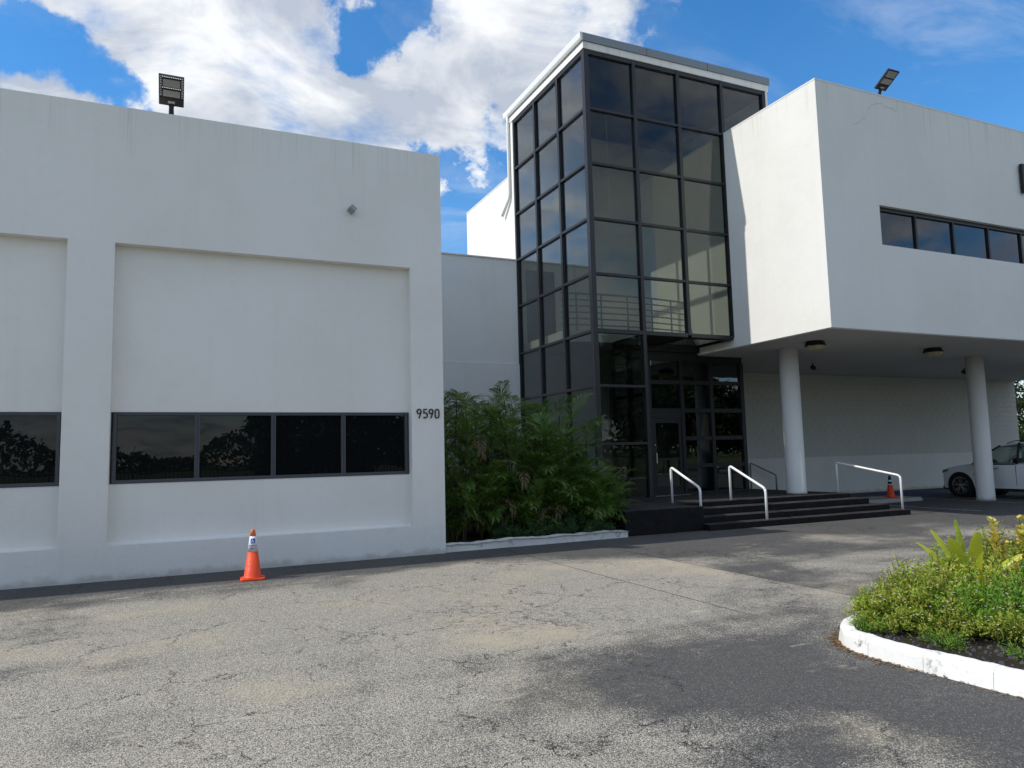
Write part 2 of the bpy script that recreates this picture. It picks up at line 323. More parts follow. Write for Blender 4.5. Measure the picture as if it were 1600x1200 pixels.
def leafmat(name, cols, trans=0.35, rough=0.5):
    m = bpy.data.materials.new(name); m.use_nodes = True; t = m.node_tree; p = t.nodes['Principled BSDF']
    a = t.nodes.new('ShaderNodeAttribute'); a.attribute_name = 'tint'
    oi = t.nodes.new('ShaderNodeObjectInfo')
    f = mth(t, 'FRACT', mth(t, 'ADD', a.outputs['Fac'], mth(t, 'MULTIPLY', oi.outputs['Random'], 0.999)))
    rp = t.nodes.new('ShaderNodeValToRGB'); t.links.new(f, rp.inputs[0])
    e = rp.color_ramp.elements; n = len(cols)
    e[0].position = 0; e[0].color = (*cols[0], 1); e[1].position = 1; e[1].color = (*cols[-1], 1)
    for i in range(1, n - 1):
        q = e.new(i / (n - 1)); q.color = (*cols[i], 1)
    t.links.new(rp.outputs[0], p.inputs['Base Color']); p.inputs['Roughness'].default_value = rough; p.inputs['Specular IOR Level'].default_value = 0.35
    tr = t.nodes.new('ShaderNodeBsdfTranslucent'); t.links.new(rp.outputs[0], tr.inputs[0])
    mxs = t.nodes.new('ShaderNodeMixShader'); mxs.inputs[0].default_value = trans
    t.links.new(p.outputs[0], mxs.inputs[1]); t.links.new(tr.outputs[0], mxs.inputs[2]); t.links.new(mxs.outputs[0], t.nodes['Material Output'].inputs[0])
    return m
M['palm'] = leafmat('palm_leaf', [(0.05, 0.11, 0.018), (0.08, 0.165, 0.026), (0.12, 0.23, 0.035), (0.06, 0.13, 0.024), (0.26, 0.32, 0.08)], 0.35, 0.36)
M['palm_dry'] = leafmat('palm_leaf_dry', [(0.13, 0.095, 0.05), (0.19, 0.14, 0.075), (0.10, 0.085, 0.04)], 0.2, 0.7)
M['tree_leaf'] = leafmat('tree_leaf', [(0.020, 0.040, 0.010), (0.035, 0.065, 0.016), (0.05, 0.085, 0.02)], 0.3)
M['hedge'] = leafmat('hedge_leaf', [(0.035, 0.085, 0.028), (0.055, 0.125, 0.04), (0.09, 0.17, 0.05)], 0.3)
M['weed'] = leafmat('weed_leaf', [(0.22, 0.33, 0.03), (0.32, 0.46, 0.04), (0.45, 0.55, 0.06), (0.15, 0.28, 0.04), (0.55, 0.54, 0.11), (0.36, 0.28, 0.10), (0.30, 0.44, 0.05)], 0.45)
M['weed_deep'] = leafmat('weed_leaf_deep', [(0.10, 0.23, 0.03), (0.17, 0.34, 0.04), (0.27, 0.43, 0.05)], 0.45)
M['weed_dry'] = leafmat('weed_leaf_dry', [(0.20, 0.12, 0.05), (0.26, 0.18, 0.09), (0.25, 0.10, 0.04), (0.16, 0.14, 0.05)], 0.3)
M['yellow'] = leafmat('yellow_leaf', [(0.66, 0.56, 0.08), (0.74, 0.60, 0.14), (0.52, 0.52, 0.07), (0.80, 0.68, 0.26)], 0.35)
M['canna'] = leafmat('canna_leaf', [(0.46, 0.52, 0.04), (0.64, 0.64, 0.06), (0.30, 0.42, 0.03)], 0.4, 0.35)
M['flower'] = leafmat('white_petal', [(0.80, 0.76, 0.62), (0.82, 0.80, 0.72)], 0.3)

# ------------------------------------------------------------------ mesh helpers
class MB:
    def __init__(s): s.v = []; s.f = []; s.t = []
    def box(s, x0, x1, y0, y1, z0, z1):
        b = len(s.v)
        s.v += [(x0, y0, z0), (x1, y0, z0), (x1, y1, z0), (x0, y1, z0), (x0, y0, z1), (x1, y0, z1), (x1, y1, z1), (x0, y1, z1)]
        s.f += [tuple(b + i for i in q) for q in ((0, 3, 2, 1), (4, 5, 6, 7), (0, 1, 5, 4), (1, 2, 6, 5), (2, 3, 7, 6), (3, 0, 4, 7))]
        return s
    def prism(s, pts, ax, a0, a1):
        """polygon pts in the two other axes, extruded along axis ax"""
        b = len(s.v); n = len(pts)
        for a in (a0, a1):
            for p, q in pts: s.v.append({'x': (a, p, q), 'y': (p, a, q), 'z': (p, q, a)}[ax])
        s.f.append(tuple(b + i for i in range(n))); s.f.append(tuple(b + n + i for i in reversed(range(n))))
        for i in range(n): s.f.append((b + i, b + n + i, b + n + (i + 1) % n, b + (i + 1) % n))
        return s
    def tube(s, pts, r, n=10, cap=True):
        pts = [Vector(p) for p in pts]; rs = r if isinstance(r, (list, tuple)) else [r] * len(pts); b = len(s.v)
        up = None
        for i, p in enumerate(pts):
            tg = (pts[min(i + 1, len(pts) - 1)] - pts[max(i - 1, 0)]).normalized()
            if up is None:
                up = Vector((0, 0, 1)) if abs(tg.z) < 0.9 else Vector((1, 0, 0))
            a = tg.cross(up).normalized(); up2 = a.cross(tg).normalized(); up = up2
            for k in range(n):
                an = 2 * math.pi * k / n; s.v.append(tuple(p + (a * math.cos(an) + up2 * math.sin(an)) * rs[i]))
        for i in range(len(pts) - 1):
            for k in range(n):
                k2 = (k + 1) % n; s.f.append((b + i * n + k, b + i * n + k2, b + (i + 1) * n + k2, b + (i + 1) * n + k))
        if cap:
            s.f.append(tuple(b + k for k in reversed(range(n)))); e = b + (len(pts) - 1) * n; s.f.append(tuple(e + k for k in range(n)))
        return s
    def lathe(s, prof, n=24, c=(0, 0, 0), sq=1.0):
        b = len(s.v)
        for r, z in prof:
            for k in range(n):
                a = 2 * math.pi * k / n; s.v.append((c[0] + r * math.cos(a), c[1] + r * math.sin(a), c[2] + z))
        for i in range(len(prof) - 1):
            for k in range(n):
                k2 = (k + 1) % n; s.f.append((b + i * n + k, b + i * n + k2, b + (i + 1) * n + k2, b + (i + 1) * n + k))
        s.f.append(tuple(b + k for k in reversed(range(n)))); e = b + (len(prof) - 1) * n; s.f.append(tuple(e + k for k in range(n)))
        return s
    def leaf(s, p, dr, nrm, ln, wd, tint):
        """two-triangle-pair leaf: base, two mid points, tip"""
        b = len(s.v); sd_ = dr.cross(nrm).normalized() * wd * 0.5
        s.v += [tuple(p), tuple(p + dr * ln * 0.45 + sd_), tuple(p + dr * ln + nrm * (-0.12 * ln)), tuple(p + dr * ln * 0.45 - sd_)]
        s.f.append((b, b + 1, b + 2, b + 3)); s.t.append(tint)
    def build(s, name, m, parent=None, smooth_=False, bevel=0.0):
        me = bpy.data.meshes.new(name); me.from_pydata(s.v, [], s.f); me.materials.append(M[m] if isinstance(m, str) else m)
        if s.t and len(s.t) == len(s.f):
            at_ = me.attributes.new('tint', 'FLOAT', 'FACE'); at_.data.foreach_set('value', s.t)
        if not s.t:
            bm = bmesh.new(); bm.from_mesh(me); bmesh.ops.recalc_face_normals(bm, faces=bm.faces); bm.to_mesh(me); bm.free()
        if smooth_: me.polygons.foreach_set('use_smooth', [True] * len(me.polygons))
        me.update()
        return link(name, me, parent, bevel)
def link(name, me, parent=None, bevel=0.0):
    o = bpy.data.objects.new(name, me); col.objects.link(o)
    if parent is not None: o.parent = parent
    if bevel:
        md = o.modifiers.new('bevel', 'BEVEL'); md.width = bevel; md.segments = 2; md.limit_method = 'ANGLE'
    return o
def tag(o, label=None, cat=None, group=None, kind=None):
    for k, v in (('label', label), ('category', cat), ('group', group), ('kind', kind)):
        if v: o[k] = v
    return o
def thing(name, label, cat, loc=(0, 0, 0), group=None, rz=0.0):
    o = bpy.data.objects.new(name, None); col.objects.link(o); o.location = loc; o.rotation_euler = (0, 0, rz); o.empty_display_size = 0.2
    return tag(o, label, cat, group)
def struct(name, mb, m, label=None):
    o = mb.build(name, m); return tag(o, label, None, None, 'structure')

# measured building lines (metres; x along the facades, y away from the camera)
YL, XL, ZL = 12.158, 4.212, 7.105
YT, XT = 14.432, 8.688
MX = [XT, 10.114, 11.455, 12.871, 14.335]
MY = [YT, 15.85, 17.20, 18.538]
ZT = [0.5, 1.856, 3.205, 4.498, 5.858, 7.194, 8.544, 9.901, 11.375]
XX, YX, ZX0, ZX1 = 12.852, 11.387, 4.252, 9.894
YG, YW, ZP = 15.92, 19.081, 0.5

# ------------------------------------------------------------------ ground
b = MB(); b.v = [(-900, -900, -0.02), (900, -900, -0.02), (900, 900, -0.02), (-900, 900, -0.02)]; b.f = [(0, 1, 2, 3)]
struct('ground', b, 'grass', 'rough grass field stretching to the horizon')
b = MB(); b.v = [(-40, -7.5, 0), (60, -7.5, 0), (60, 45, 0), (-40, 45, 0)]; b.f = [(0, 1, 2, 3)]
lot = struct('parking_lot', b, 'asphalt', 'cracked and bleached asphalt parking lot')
b = MB(); b.v = [(-80, -17, -0.004), (90, -17, -0.004), (90, -9.5, -0.004), (-80, -9.5, -0.004)]; b.f = [(0, 1, 2, 3)]
struct('road', b, 'concrete', 'pale road running behind the camera')
for (x0, x1, y0, y1, mm) in ((17.95, 18.06, 11.8, 17.6, 'line'), (21.0, 21.11, 11.8, 17.6, 'line'), (24.3, 24.41, 11.8, 17.6, 'line'), (27.3, 27.41, 11.8, 17.6, 'line')):
    b = MB(); b.v = [(x0, y0, .004), (x1, y0, .004), (x1, y1, .004), (x0, y1, .004)]; b.f = [(0, 1, 2, 3)]; b.build('painted_line', mm, lot)
b = MB(); b.v = [(21.5, 16.1, .004), (24.1, 16.1, .004), (24.1, 18.6, .004), (21.5, 18.6, .004)]; b.f = [(0, 1, 2, 3)]; b.build('painted_bay_patch', 'bluebay', lot)

# ------------------------------------------------------------------ left building
lb = thing('warehouse_building', 'low white stucco building with recessed panels and a row of dark windows', 'building', (0, YL, 0))
def P(mb, name, m, parent, **k):
    """build in world coordinates, then hang below parent"""
    o = mb.build(name, m, None, **k); o.parent = parent
    off = Vector(parent.location); p2 = parent.parent
    while p2 is not None: off += Vector(p2.location); p2 = p2.parent
    me = o.data; me.transform(Matrix.Translation(-off)); return o
XLEFT = -17.0
bays = [(-0.936 - 5.177 * i, 3.63 - 5.177 * i) for i in range(4)]
DEEP = 0.17
b = MB().box(XLEFT, XL, 12.62, 34, 0.0, 6.95); P(b, 'wall', 'stucco', lb)
b = MB().box(XLEFT, XL, YL, 12.60, 4.974, ZL); P(b, 'parapet_wall', 'stucco_plain', lb)
b = MB().box(XLEFT, XL, YL, 12.60, 0.0, 0.493); P(b, 'plinth', 'rough_plinth', lb)
edges = [XL] + [e for x0, x1 in bays for e in (x1, x0)] + [XLEFT]
for i in range(0, len(edges), 2):
    b = MB().box(edges[i + 1], edges[i], YL, 12.60, 0.493, 4.974); P(b, 'pier', 'stucco', lb)
for bi, (x0, x1) in enumerate(bays):
    yb = YL + DEEP
    b = MB().box(x0, x1, yb, 12.60, 2.439, 4.974); P(b, 'recessed_panel', 'stucco_plain', lb)
    b = MB().box(x0, x1, yb, 12.60, 0.493, 1.373); P(b, 'recessed_panel', 'stucco_plain', lb)
    b = MB().prism([(yb - 0.05, 0.493), (yb, 0.493), (yb, 0.53)], 'x', x0, x1); P(b, 'sill_fillet', 'stucco', lb)
    # window: outer frame, three mullions, four panes
    wx0, wx1 = x0 + 0.035, x1 - 0.03; z0, z1 = 1.377, 2.435; yf0, yf1 = yb - 0.012, yb + 0.09
    fr = MB(); fw = 0.046
    fr.box(wx0, wx1, yf0, yf1, z1 - fw, z1).box(wx0, wx1, yf0, yf1, z0, z0 + fw * 1.1).box(wx0, wx0 + fw, yf0, yf1, z0 + fw * 1.1, z1 - fw).box(wx1 - fw, wx1, yf0, yf1, z0 + fw * 1.1, z1 - fw)
    fr.box(wx0, wx1, yf0 - 0.006, yf0, z1 - 0.02, z1 - 0.004)
    wo = P(fr, 'window', 'win_frame', lb)
    off = -5.177 * bi
    ms = [0.244 + off, 1.374 + off, 2.494 + off]
    for mxx in ms:
        q = MB().box(mxx - 0.036, mxx - 0.008, yf0 + 0.004, yf1, z0 + fw * 1.1, z1 - fw).box(mxx - 0.008, mxx + 0.012, yf0 + 0.018, yf1, z0 + fw * 1.1, z1 - fw).box(mxx + 0.012, mxx + 0.036, yf0 + 0.004, yf1, z0 + fw * 1.1, z1 - fw)
        P(q, 'mullion', 'win_frame', wo)
    xs = [wx0 + fw] + [v for mxx in ms for v in (mxx - 0.036, mxx + 0.036)] + [wx1 - fw]
    for k in range(0, 8, 2):
        q = MB().box(xs[k], xs[k + 1], yf0 + 0.05, yf0 + 0.062, z0 + fw * 1.1, z1 - fw); P(q, 'pane', 'glass_dark', wo)
# ------------------------------------------------------------------ link wall
lw_ = thing('link_wall', 'grey shaded wall joining the low building to the glass tower', 'wall', (6.4, 18.54, 0))
P(MB().box(XL + 0.003, XT - 0.003, 18.54, 18.9, 4.20, 7.19), 'upper_wall', 'link', lw_)
P(MB().box(XL + 0.003, XT - 0.003, 18.50, 18.9, 0.0, 4.19), 'lower_wall', 'link', lw_)
P(MB().box(XL + 0.003, XT - 0.003, 18.50, 18.95, 7.19, 7.225), 'coping', 'gutter', lw_)

# ------------------------------------------------------------------ office block (upper box on columns) and rear wing
ob = thing('office_block', 'white overhanging office block raised on round columns', 'building', (22, YX, 0))
XR = 32.0
WZ0, WZ1, WX0 = 6.265, 7.206, 14.64
strip_m = [14.64, 15.989, 17.357, 18.715, 20.06, 21.41, 22.76, 24.11, 25.46]
WX1 = strip_m[-1]
YB = YX + 0.32
fw = MB().box(XX, XR, YX, YB, ZX0, WZ0).box(XX, XR, YX, YB, WZ1, ZX1).box(XX, WX0, YX, YB, WZ0, WZ1).box(WX1, XR, YX, YB, WZ0, WZ1)
bm_ = fw
P(bm_, 'front_wall', 'stucco_plain', ob)
P(MB().box(XX, XX + 0.3, YB, YW, ZX0, ZX1), 'side_wall', 'stucco_plain', ob)
P(MB().box(XX + 0.3, XR, YB, YW + 0.52, ZX0 + 0.004, 9.55), 'body', 'stucco_plain', ob)
P(MB().box(XX - 0.006, XR, YX - 0.006, YX + 0.26, ZX1, ZX1 + 0.035), 'parapet_cap', 'gutter', ob)
P(MB().box(XX - 0.006, XX + 0.26, YX + 0.26, YW, ZX1, ZX1 + 0.035), 'parapet_cap', 'gutter', ob)
# soffit slab underside, 3 mm lower than the walls, held back from the edge like a drip groove
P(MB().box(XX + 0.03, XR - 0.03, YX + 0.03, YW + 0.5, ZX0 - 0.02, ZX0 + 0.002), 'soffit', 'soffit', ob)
wf = MB(); y0, y1 = YX + 0.10, YX + 0.2
wf.box(WX0, WX1, y0, y1, WZ1 - 0.09, WZ1).box(WX0, WX1, y0, y1, WZ0, WZ0 + 0.025).box(WX0, WX0 + 0.03, y0, y1, WZ0 + .025, WZ1 - .09).box(WX1 - 0.03, WX1, y0, y1, WZ0 + .025, WZ1 - .09)
sw = P(wf, 'strip_window', 'frame', ob)
for k, xm in enumerate(strip_m):
    if 0 < k < len(strip_m) - 1: P(MB().box(xm - 0.03, xm + 0.03, y0 + .006, y1, WZ0 + .025, WZ1 - .09), 'mullion', 'black_frame', sw)
    if k < len(strip_m) - 1: P(MB().box(xm + 0.03, strip_m[k + 1] - 0.03, y0 + .05, y0 + .062, WZ0 + .025, WZ1 - .09), 'pane', 'glass_strip', sw)
for (cx, cy, zb) in ((14.434, 14.226, ZP), (21.546, 13.985, 0.0), (28.66, 13.985, 0.0)):
    q = MB().lathe([(0.252, zb), (0.248, zb + 0.05), (0.240, zb + 0.08), (0.240, ZX0 - 0.02)], 40, (cx, cy, 0)); P(q, 'column', 'stucco', ob, smooth_=True)
# ground floor block wall: painted blockwork over a rendered base
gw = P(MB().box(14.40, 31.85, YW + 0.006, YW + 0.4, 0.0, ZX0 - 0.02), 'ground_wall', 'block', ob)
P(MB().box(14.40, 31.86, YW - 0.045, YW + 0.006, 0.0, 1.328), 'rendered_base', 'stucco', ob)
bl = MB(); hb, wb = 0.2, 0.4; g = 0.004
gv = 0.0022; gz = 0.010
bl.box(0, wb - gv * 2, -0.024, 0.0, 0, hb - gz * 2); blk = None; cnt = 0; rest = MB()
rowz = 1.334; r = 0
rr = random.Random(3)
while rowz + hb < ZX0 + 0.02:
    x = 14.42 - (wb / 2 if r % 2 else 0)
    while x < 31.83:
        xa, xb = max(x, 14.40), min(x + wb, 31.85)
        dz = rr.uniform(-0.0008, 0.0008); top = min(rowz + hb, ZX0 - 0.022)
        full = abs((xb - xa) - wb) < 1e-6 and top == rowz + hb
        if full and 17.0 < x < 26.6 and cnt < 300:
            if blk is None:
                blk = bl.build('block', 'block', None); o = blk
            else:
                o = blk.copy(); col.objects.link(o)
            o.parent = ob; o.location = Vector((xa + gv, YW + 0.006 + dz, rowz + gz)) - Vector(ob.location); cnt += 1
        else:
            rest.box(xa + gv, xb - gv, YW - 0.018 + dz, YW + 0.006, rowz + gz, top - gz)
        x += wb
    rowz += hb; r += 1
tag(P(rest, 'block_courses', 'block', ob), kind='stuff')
ck_ = [(0.0, 0.0), (.16, .02), (.30, .16), (.42, .20), (.50, .40), (.58, .52), (.74, .60), (.95, .66), (1.15, .60), (1.38, .60), (1.5, .55)]
q = MB(); rk = random.Random(9)
for (xa, za), (xb, zb_) in zip(ck_, ck_[1:]):
    for k in range(3):
        p0 = (xa + (xb - xa) * k / 3, za + (zb_ - za) * k / 3); p1 = (xa + (xb - xa) * (k + 1) / 3, za + (zb_ - za) * (k + 1) / 3); b_ = len(q.v); w_ = 0.007
        for px_, pz_ in (p0, p1): q.v += [(13.98 + px_, YX - 0.0015, 9.05 + pz_ - w_), (13.98 + px_, YX - 0.0015, 9.05 + pz_ + w_)]
        q.f.append((b_, b_ + 2, b_ + 3, b_ + 1))
q.v = [(x, y, z + 0.02 * math.sin(x * 37)) for x, y, z in q.v]
P(q, 'patched_crack', mat('crack_filler', (0.50, 0.50, 0.47), 0.9, 0.2), ob)
rw = thing('rear_wing', 'sunlit white two storey wing behind the glass tower', 'building', (10.6, 20.6, 0))
P(MB().box(XT, 13.4, 18.955, 22.40, 0, 9.80), 'wall', 'stucco_plain', rw)
P(MB().box(XT - 0.01, 13.4, 18.955, 22.41, 9.80, 9.835), 'parapet_cap', 'gutter', rw)

# ------------------------------------------------------------------ glass tower
tw = thing('glass_tower', 'tall black framed glass entrance tower with white fascia', 'tower', (11, YT, 0))
FW = 0.085; FD = 0.14
def gbar(x0, x1, y0, y1, z0, z1, name, m='frame'):
    return P(MB().box(x0, x1, y0, y1, z0, z1), name, m, tw, bevel=0.004)
gbar(XT, XT + 0.13, YT, YT + 0.13, ZP, ZT[8], 'corner_post')
ztop = ZT[8]
# front mullions
for i in (1, 2, 3, 4):
    z0 = ZP if i == 1 else (ZT[3] if i < 4 else 9.6)
    w_ = 0.05 if i < 4 else 0.06
    gbar(MX[i] - w_, MX[i] + w_ * 0.9, YT - 0.004, YT + FD, z0, ztop, 'mullion')
# front transoms between mullions
for k in range(1, 9):
    nb = 4 if k >= 7 else (3 if k >= 3 else 1)
    for i in range(nb):
        xa = MX[i] + (0.13 if i == 0 else 0.045); xb = MX[i + 1] - 0.05
        h = 0.11 if k == 8 else (0.10 if k == 3 else 0.06)
        zc = ZT[k] - (h / 2 if k == 8 else 0)
        if k == 7 and i == 3: continue
        gbar(xa, xb, YT + 0.004, YT + 0.12, zc - h / 2, zc + h / 2, 'transom')
# front panes
def pane(x0, x1, y0, y1, z0, z1, m='glass_tower'):
    return P(MB().box(x0, x1, y0, y1, z0, z1), 'pane', m, tw)
for k in range(8):
    nb = 4 if k == 7 else (3 if k >= 3 else 1)
    for i in range(nb):
        xa = MX[i] + (0.13 if i == 0 else 0.045); xb = MX[i + 1] - 0.05
        pane(xa, xb, YT + 0.06, YT + 0.072, ZT[k] + 0.03, ZT[k + 1] - (0.11 if k == 7 else 0.03))
gbar(MX[0] + 0.13, MX[1] - 0.05, YT + 0.004, YT + 0.12, ZP, ZP + 0.08, 'transom')
# left face
for j in (1, 2, 3):
    gbar(XT - 0.004, XT + FD, MY[j] - 0.045, MY[j] + 0.045, ZP, ztop, 'mullion')
for k in range(9):
    for j in range(3):
        ya = MY[j] + (0.13 if j == 0 else 0.045); yb = MY[j + 1] - 0.045
        h = 0.10 if k == 8 else 0.065
        zc = ZT[k] - (h / 2 if k == 8 else 0) + (h / 2 if k == 0 else 0)
        gbar(XT + 0.004, XT + 0.12, ya, yb, zc - h / 2, zc + h / 2, 'transom')
        if k < 8: pane(XT + 0.06, XT + 0.072, ya, yb, ZT[k] + 0.03, ZT[k + 1] - 0.03)
# back wall, white end pier, roof, fascia, coping, gutter, downpipe
P(MB().box(XT, 14.46, 18.59, 18.95, ZP, ZT[8]), 'back_wall', 'stucco_plain', tw)
P(MB().box(14.335 + 0.056, 14.47, YT + 0.01, 18.59, 9.56, ZT[8]), 'end_pier', 'stucco_plain', tw)
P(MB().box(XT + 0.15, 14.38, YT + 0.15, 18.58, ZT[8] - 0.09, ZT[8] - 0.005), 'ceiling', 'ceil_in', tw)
P(MB().box(XT - 0.02, 14.49, YT - 0.02, 18.97, ZT[8], 11.545), 'fascia', 'stucco_plain', tw)
P(MB().box(XT - 0.03, 14.52, YT - 0.055, 18.99, 11.548, 11.745), 'coping', 'coping', tw)
for xs_ in (10.5, 12.4): P(MB().box(xs_ - 0.004, xs_ + 0.004, YT - 0.059, YT - 0.05, 11.55, 11.742), 'coping_seam', 'frame', tw)
P(MB().prism([(XT - 0.10, 11.61), (XT - 0.07, 11.565), (XT - 0.032, 11.565), (XT - 0.032, 11.75), (XT - 0.11, 11.75), (XT - 0.11, 11.71)], 'y', YT - 0.05, 19.0), 'gutter', 'gutter', tw)
dp_ = MB().tube([(XT - 0.07, 18.78, 11.58), (XT - 0.055, 18.78, 11.4), (XT - 0.055, 18.78, 9.25), (XT - 0.06, 18.80, 9.12), (XT - 0.09, 19.25, 8.72)], 0.045, 10)
P(dp_, 'downpipe', 'gutter', tw, smooth_=True)
# upper floor inside: slab with curved edge, railing, and lobby soffit
cv = [(XT + 0.2, 16.30), (9.3, 16.20), (10.0, 16.13), (10.8, 16.10), (11.6, 16.13), (12.3, 16.22), (12.84, 16.32)]
P(MB().prism(cv + [(12.84, 18.58), (XT + 0.2, 18.58)], 'z', 4.52, 4.80), 'balcony_slab', 'wall_in', tw)
for k in range(6):
    q = MB().tube([(x, y + 0.05, 4.97 + 0.165 * k) for x, y in cv[:-1]] + [(12.83, 16.37, 4.97 + 0.165 * k)], 0.020 if k < 5 else 0.028, 6); P(q, 'rail', 'grey_metal', tw)
for (x, y) in cv[1:-1]: P(MB().tube([(x, y + 0.05, 4.80), (x, y + 0.05, 5.80)], 0.022, 6), 'baluster', 'grey_metal', tw)
P(MB().box(9.0, 9.9, 18.54, 18.585, 4.82, 6.95), 'inner_door', 'win_frame', tw)
P(MB().box(10.6, 11.2, 18.50, 18.585, 4.82, 7.4), 'inner_pilaster', 'wall_in', tw)
# lobby soffit frame with glazed panels above the entry recess
gbar(MX[1] + 0.05, 12.85, YT + 0.125, YT + 0.22, 4.44, 4.53, 'soffit_beam', 'black_frame')
gbar(MX[1] + 0.05, 12.85, YG - 0.1, YG + 0.05, 4.30, 4.50, 'soffit_beam', 'black_frame')
for xs_ in (MX[1] + 0.05, 11.42, 12.79): gbar(xs_, xs_ + 0.06, YT + 0.22, YG - 0.1, 4.44, 4.51, 'soffit_beam', 'black_frame')
pane(11.48, 12.79, YT + 0.22, YG - 0.1, 4.47, 4.482); 
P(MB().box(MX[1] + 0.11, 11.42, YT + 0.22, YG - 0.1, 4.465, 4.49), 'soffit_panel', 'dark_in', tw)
# recessed entry wall: posts, transoms, panes
ex = [MX[1], 11.22, 12.27, 13.27, 14.356]
P(MB().box(MX[1] - 0.05, 14.39, YG, YG + 0.12, 3.52 + 0.55, 4.30), 'head_panel', 'black_frame', tw)
for i, x in enumerate(ex):
    w_ = 0.055 if 0 < i < 4 else 0.06
    gbar(x - w_, x + w_, YG - 0.01, YG + 0.13, ZP, 4.07, 'entry_post', 'black_frame')
er = [ZP, 1.256, 1.99, 2.735, 3.49, 4.07]
for i in range(4):
    xa, xb = ex[i] + 0.056, ex[i + 1] - 0.056
    for k in range(1, 5):
        if i == 1 and k < 3: continue
        gbar(xa, xb, YG, YG + 0.11, er[k] - 0.055, er[k] + 0.055, 'entry_transom', 'black_frame')
    gbar(xa, xb, YG, YG + 0.11, ZP, ZP + 0.07, 'entry_transom', 'black_frame') if i != 1 else None
    for k in range(5):
        if i == 1 and k < 3: continue
        pane(xa, xb, YG + 0.05, YG + 0.062, er[k] + 0.056, er[k + 1] - (0.056 if k < 4 else 0.0), 'glass_entry')
gbar(ex[1] + .056, ex[2] - .056, YG, YG + 0.11, 2.53, 2.68, 'entry_transom', 'black_frame')
dr = P(MB().box(ex[1] + .06, ex[1] + .16, YG + .01, YG + .07, ZP + .02, 2.52).box(ex[2] - .16, ex[2] - .06, YG + .01, YG + .07, ZP + .02, 2.52).box(ex[1] + .16, ex[2] - .16, YG + .01, YG + .07, ZP + .02, ZP + .24).box(ex[1] + .16, ex[2] - .16, YG + .01, YG + .07, 2.40, 2.52).box(ex[1] + .16, ex[2] - .16, YG + .012, YG + .068, 1.43, 1.48), 'door', 'black_frame', tw)
P(MB().box(ex[1] + .16, ex[2] - .16, YG + .03, YG + .042, ZP + .24, 1.43), 'pane', 'glass_entry', dr)
P(MB().box(ex[1] + .16, ex[2] - .16, YG + .03, YG + .042, 1.48, 2.40), 'pane', 'glass_entry', dr)
P(MB().tube([(ex[1] + .11, YG - .05, 1.35), (ex[1] + .11, YG - .05, 1.62)], 0.014, 8).tube([(ex[1] + .11, YG + .012, 1.37), (ex[1] + .11, YG - .05, 1.37)], 0.011, 8).tube([(ex[1] + .11, YG + .012, 1.60), (ex[1] + .11, YG - .05, 1.60)], 0.011, 8), 'handle', 'steel', dr)
lk = MB().lathe([(0.022, 0), (0.022, 0.02)], 12, (0, 0, 0)).build('lock', 'steel', dr); lk.location = (ex[1] + .11 - 11, YG + 0.012 - YT, 1.83); lk.rotation_euler = (R(90), 0, 0)
P(MB().box(14.30, 14.39, YG + 0.13, YW, ZP, 4.23), 'lobby_side_panel', 'black_frame', tw)
# return between tower front and recessed wall
pane(MX[1] + 0.0, MX[1] + 0.012, YT + 0.15, YG - 0.02, ZP + 0.05, 4.42, 'glass_entry')
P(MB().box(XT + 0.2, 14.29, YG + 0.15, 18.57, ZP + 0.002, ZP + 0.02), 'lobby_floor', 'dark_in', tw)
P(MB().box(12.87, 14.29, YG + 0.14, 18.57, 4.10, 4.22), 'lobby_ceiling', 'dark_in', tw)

# ------------------------------------------------------------------ entrance platform
st = thing('entrance_steps', 'black painted entrance platform with wrapping steps', 'steps', (11.7, 13.4, 0))
sx = [16.0, 15.70, 15.47, 15.35]; sy = [12.22, 12.55, 12.93, 13.37]; sz = [0, 0.128, 0.252, 0.392, ZP]
for i in range(4):
    x0 = 9.96
    q = MB().box(x0, sx[i], sy[i], YW - 0.04 if i == 3 else 18.6, sz[i], sz[i + 1]) if i == 3 else MB().box(x0, sx[i], sy[i], 18.9 - 0.01 * i, sz[i], sz[i + 1])
    P(q, 'step', 'deck', st, bevel=0.012)
P(MB().box(8.03, 9.957, 12.39, 14.2, 0.0, ZP - 0.003), 'cheek_block', 'deck', st, bevel=0.012)
P(MB().box(8.25, 9.957, 14.2, 18.5, 0.0, ZP - 0.006), 'platform_base', 'deck', st)
for (x0, x1, y) in ((11.2, 12.35, 15.82),): P(MB().box(x0, x1, y, y + 0.09, ZP, ZP + 0.015), 'threshold', 'steel', st)

# ------------------------------------------------------------------ handrails
def handrail(label, pu, pl, zu, zl, bu, bl_, m='white_metal', rad=0.028):
    c = Vector(((pu[0] + pl[0]) / 2, (pu[1] + pl[1]) / 2, 0)); o = thing('handrail', label, 'handrail', c, 'entrance handrails')
    A = Vector((pu[0], pu[1], zu)) - c; B = Vector((pl[0], pl[1], zl)) - c; dv = (B - A).normalized(); up = Vector((0, 0, 1))
    def corner(Cn, d0, d1, rr_=0.09, n=6):
        p0, p2 = Cn + d0 * rr_, Cn + d1 * rr_
        return [p0.lerp(Cn, i / n).lerp(Cn.lerp(p2, i / n), i / n) for i in range(n + 1)]
    def vert(Cn, zb, dirv):
        return [Vector((Cn.x, Cn.y, zb))]
    c1 = corner(A, -up, dv); c2 = corner(B, -dv, -up)
    MB().tube([Vector((A.x, A.y, bu))] + c1[:4], rad, 12).build('post', m, o, True)
    MB().tube(c1[3:] + c2[:4], rad, 12).build('top_rail', m, o, True)
    MB().tube(c2[3:] + [Vector((B.x, B.y, bl_))], rad, 12).build('post', m, o, True)
    return o
handrail('white tubular handrail beside the black cheek block, left of the steps', (10.06, 13.58), (10.06, 12.60), 1.30, 0.86, ZP, 0.252)
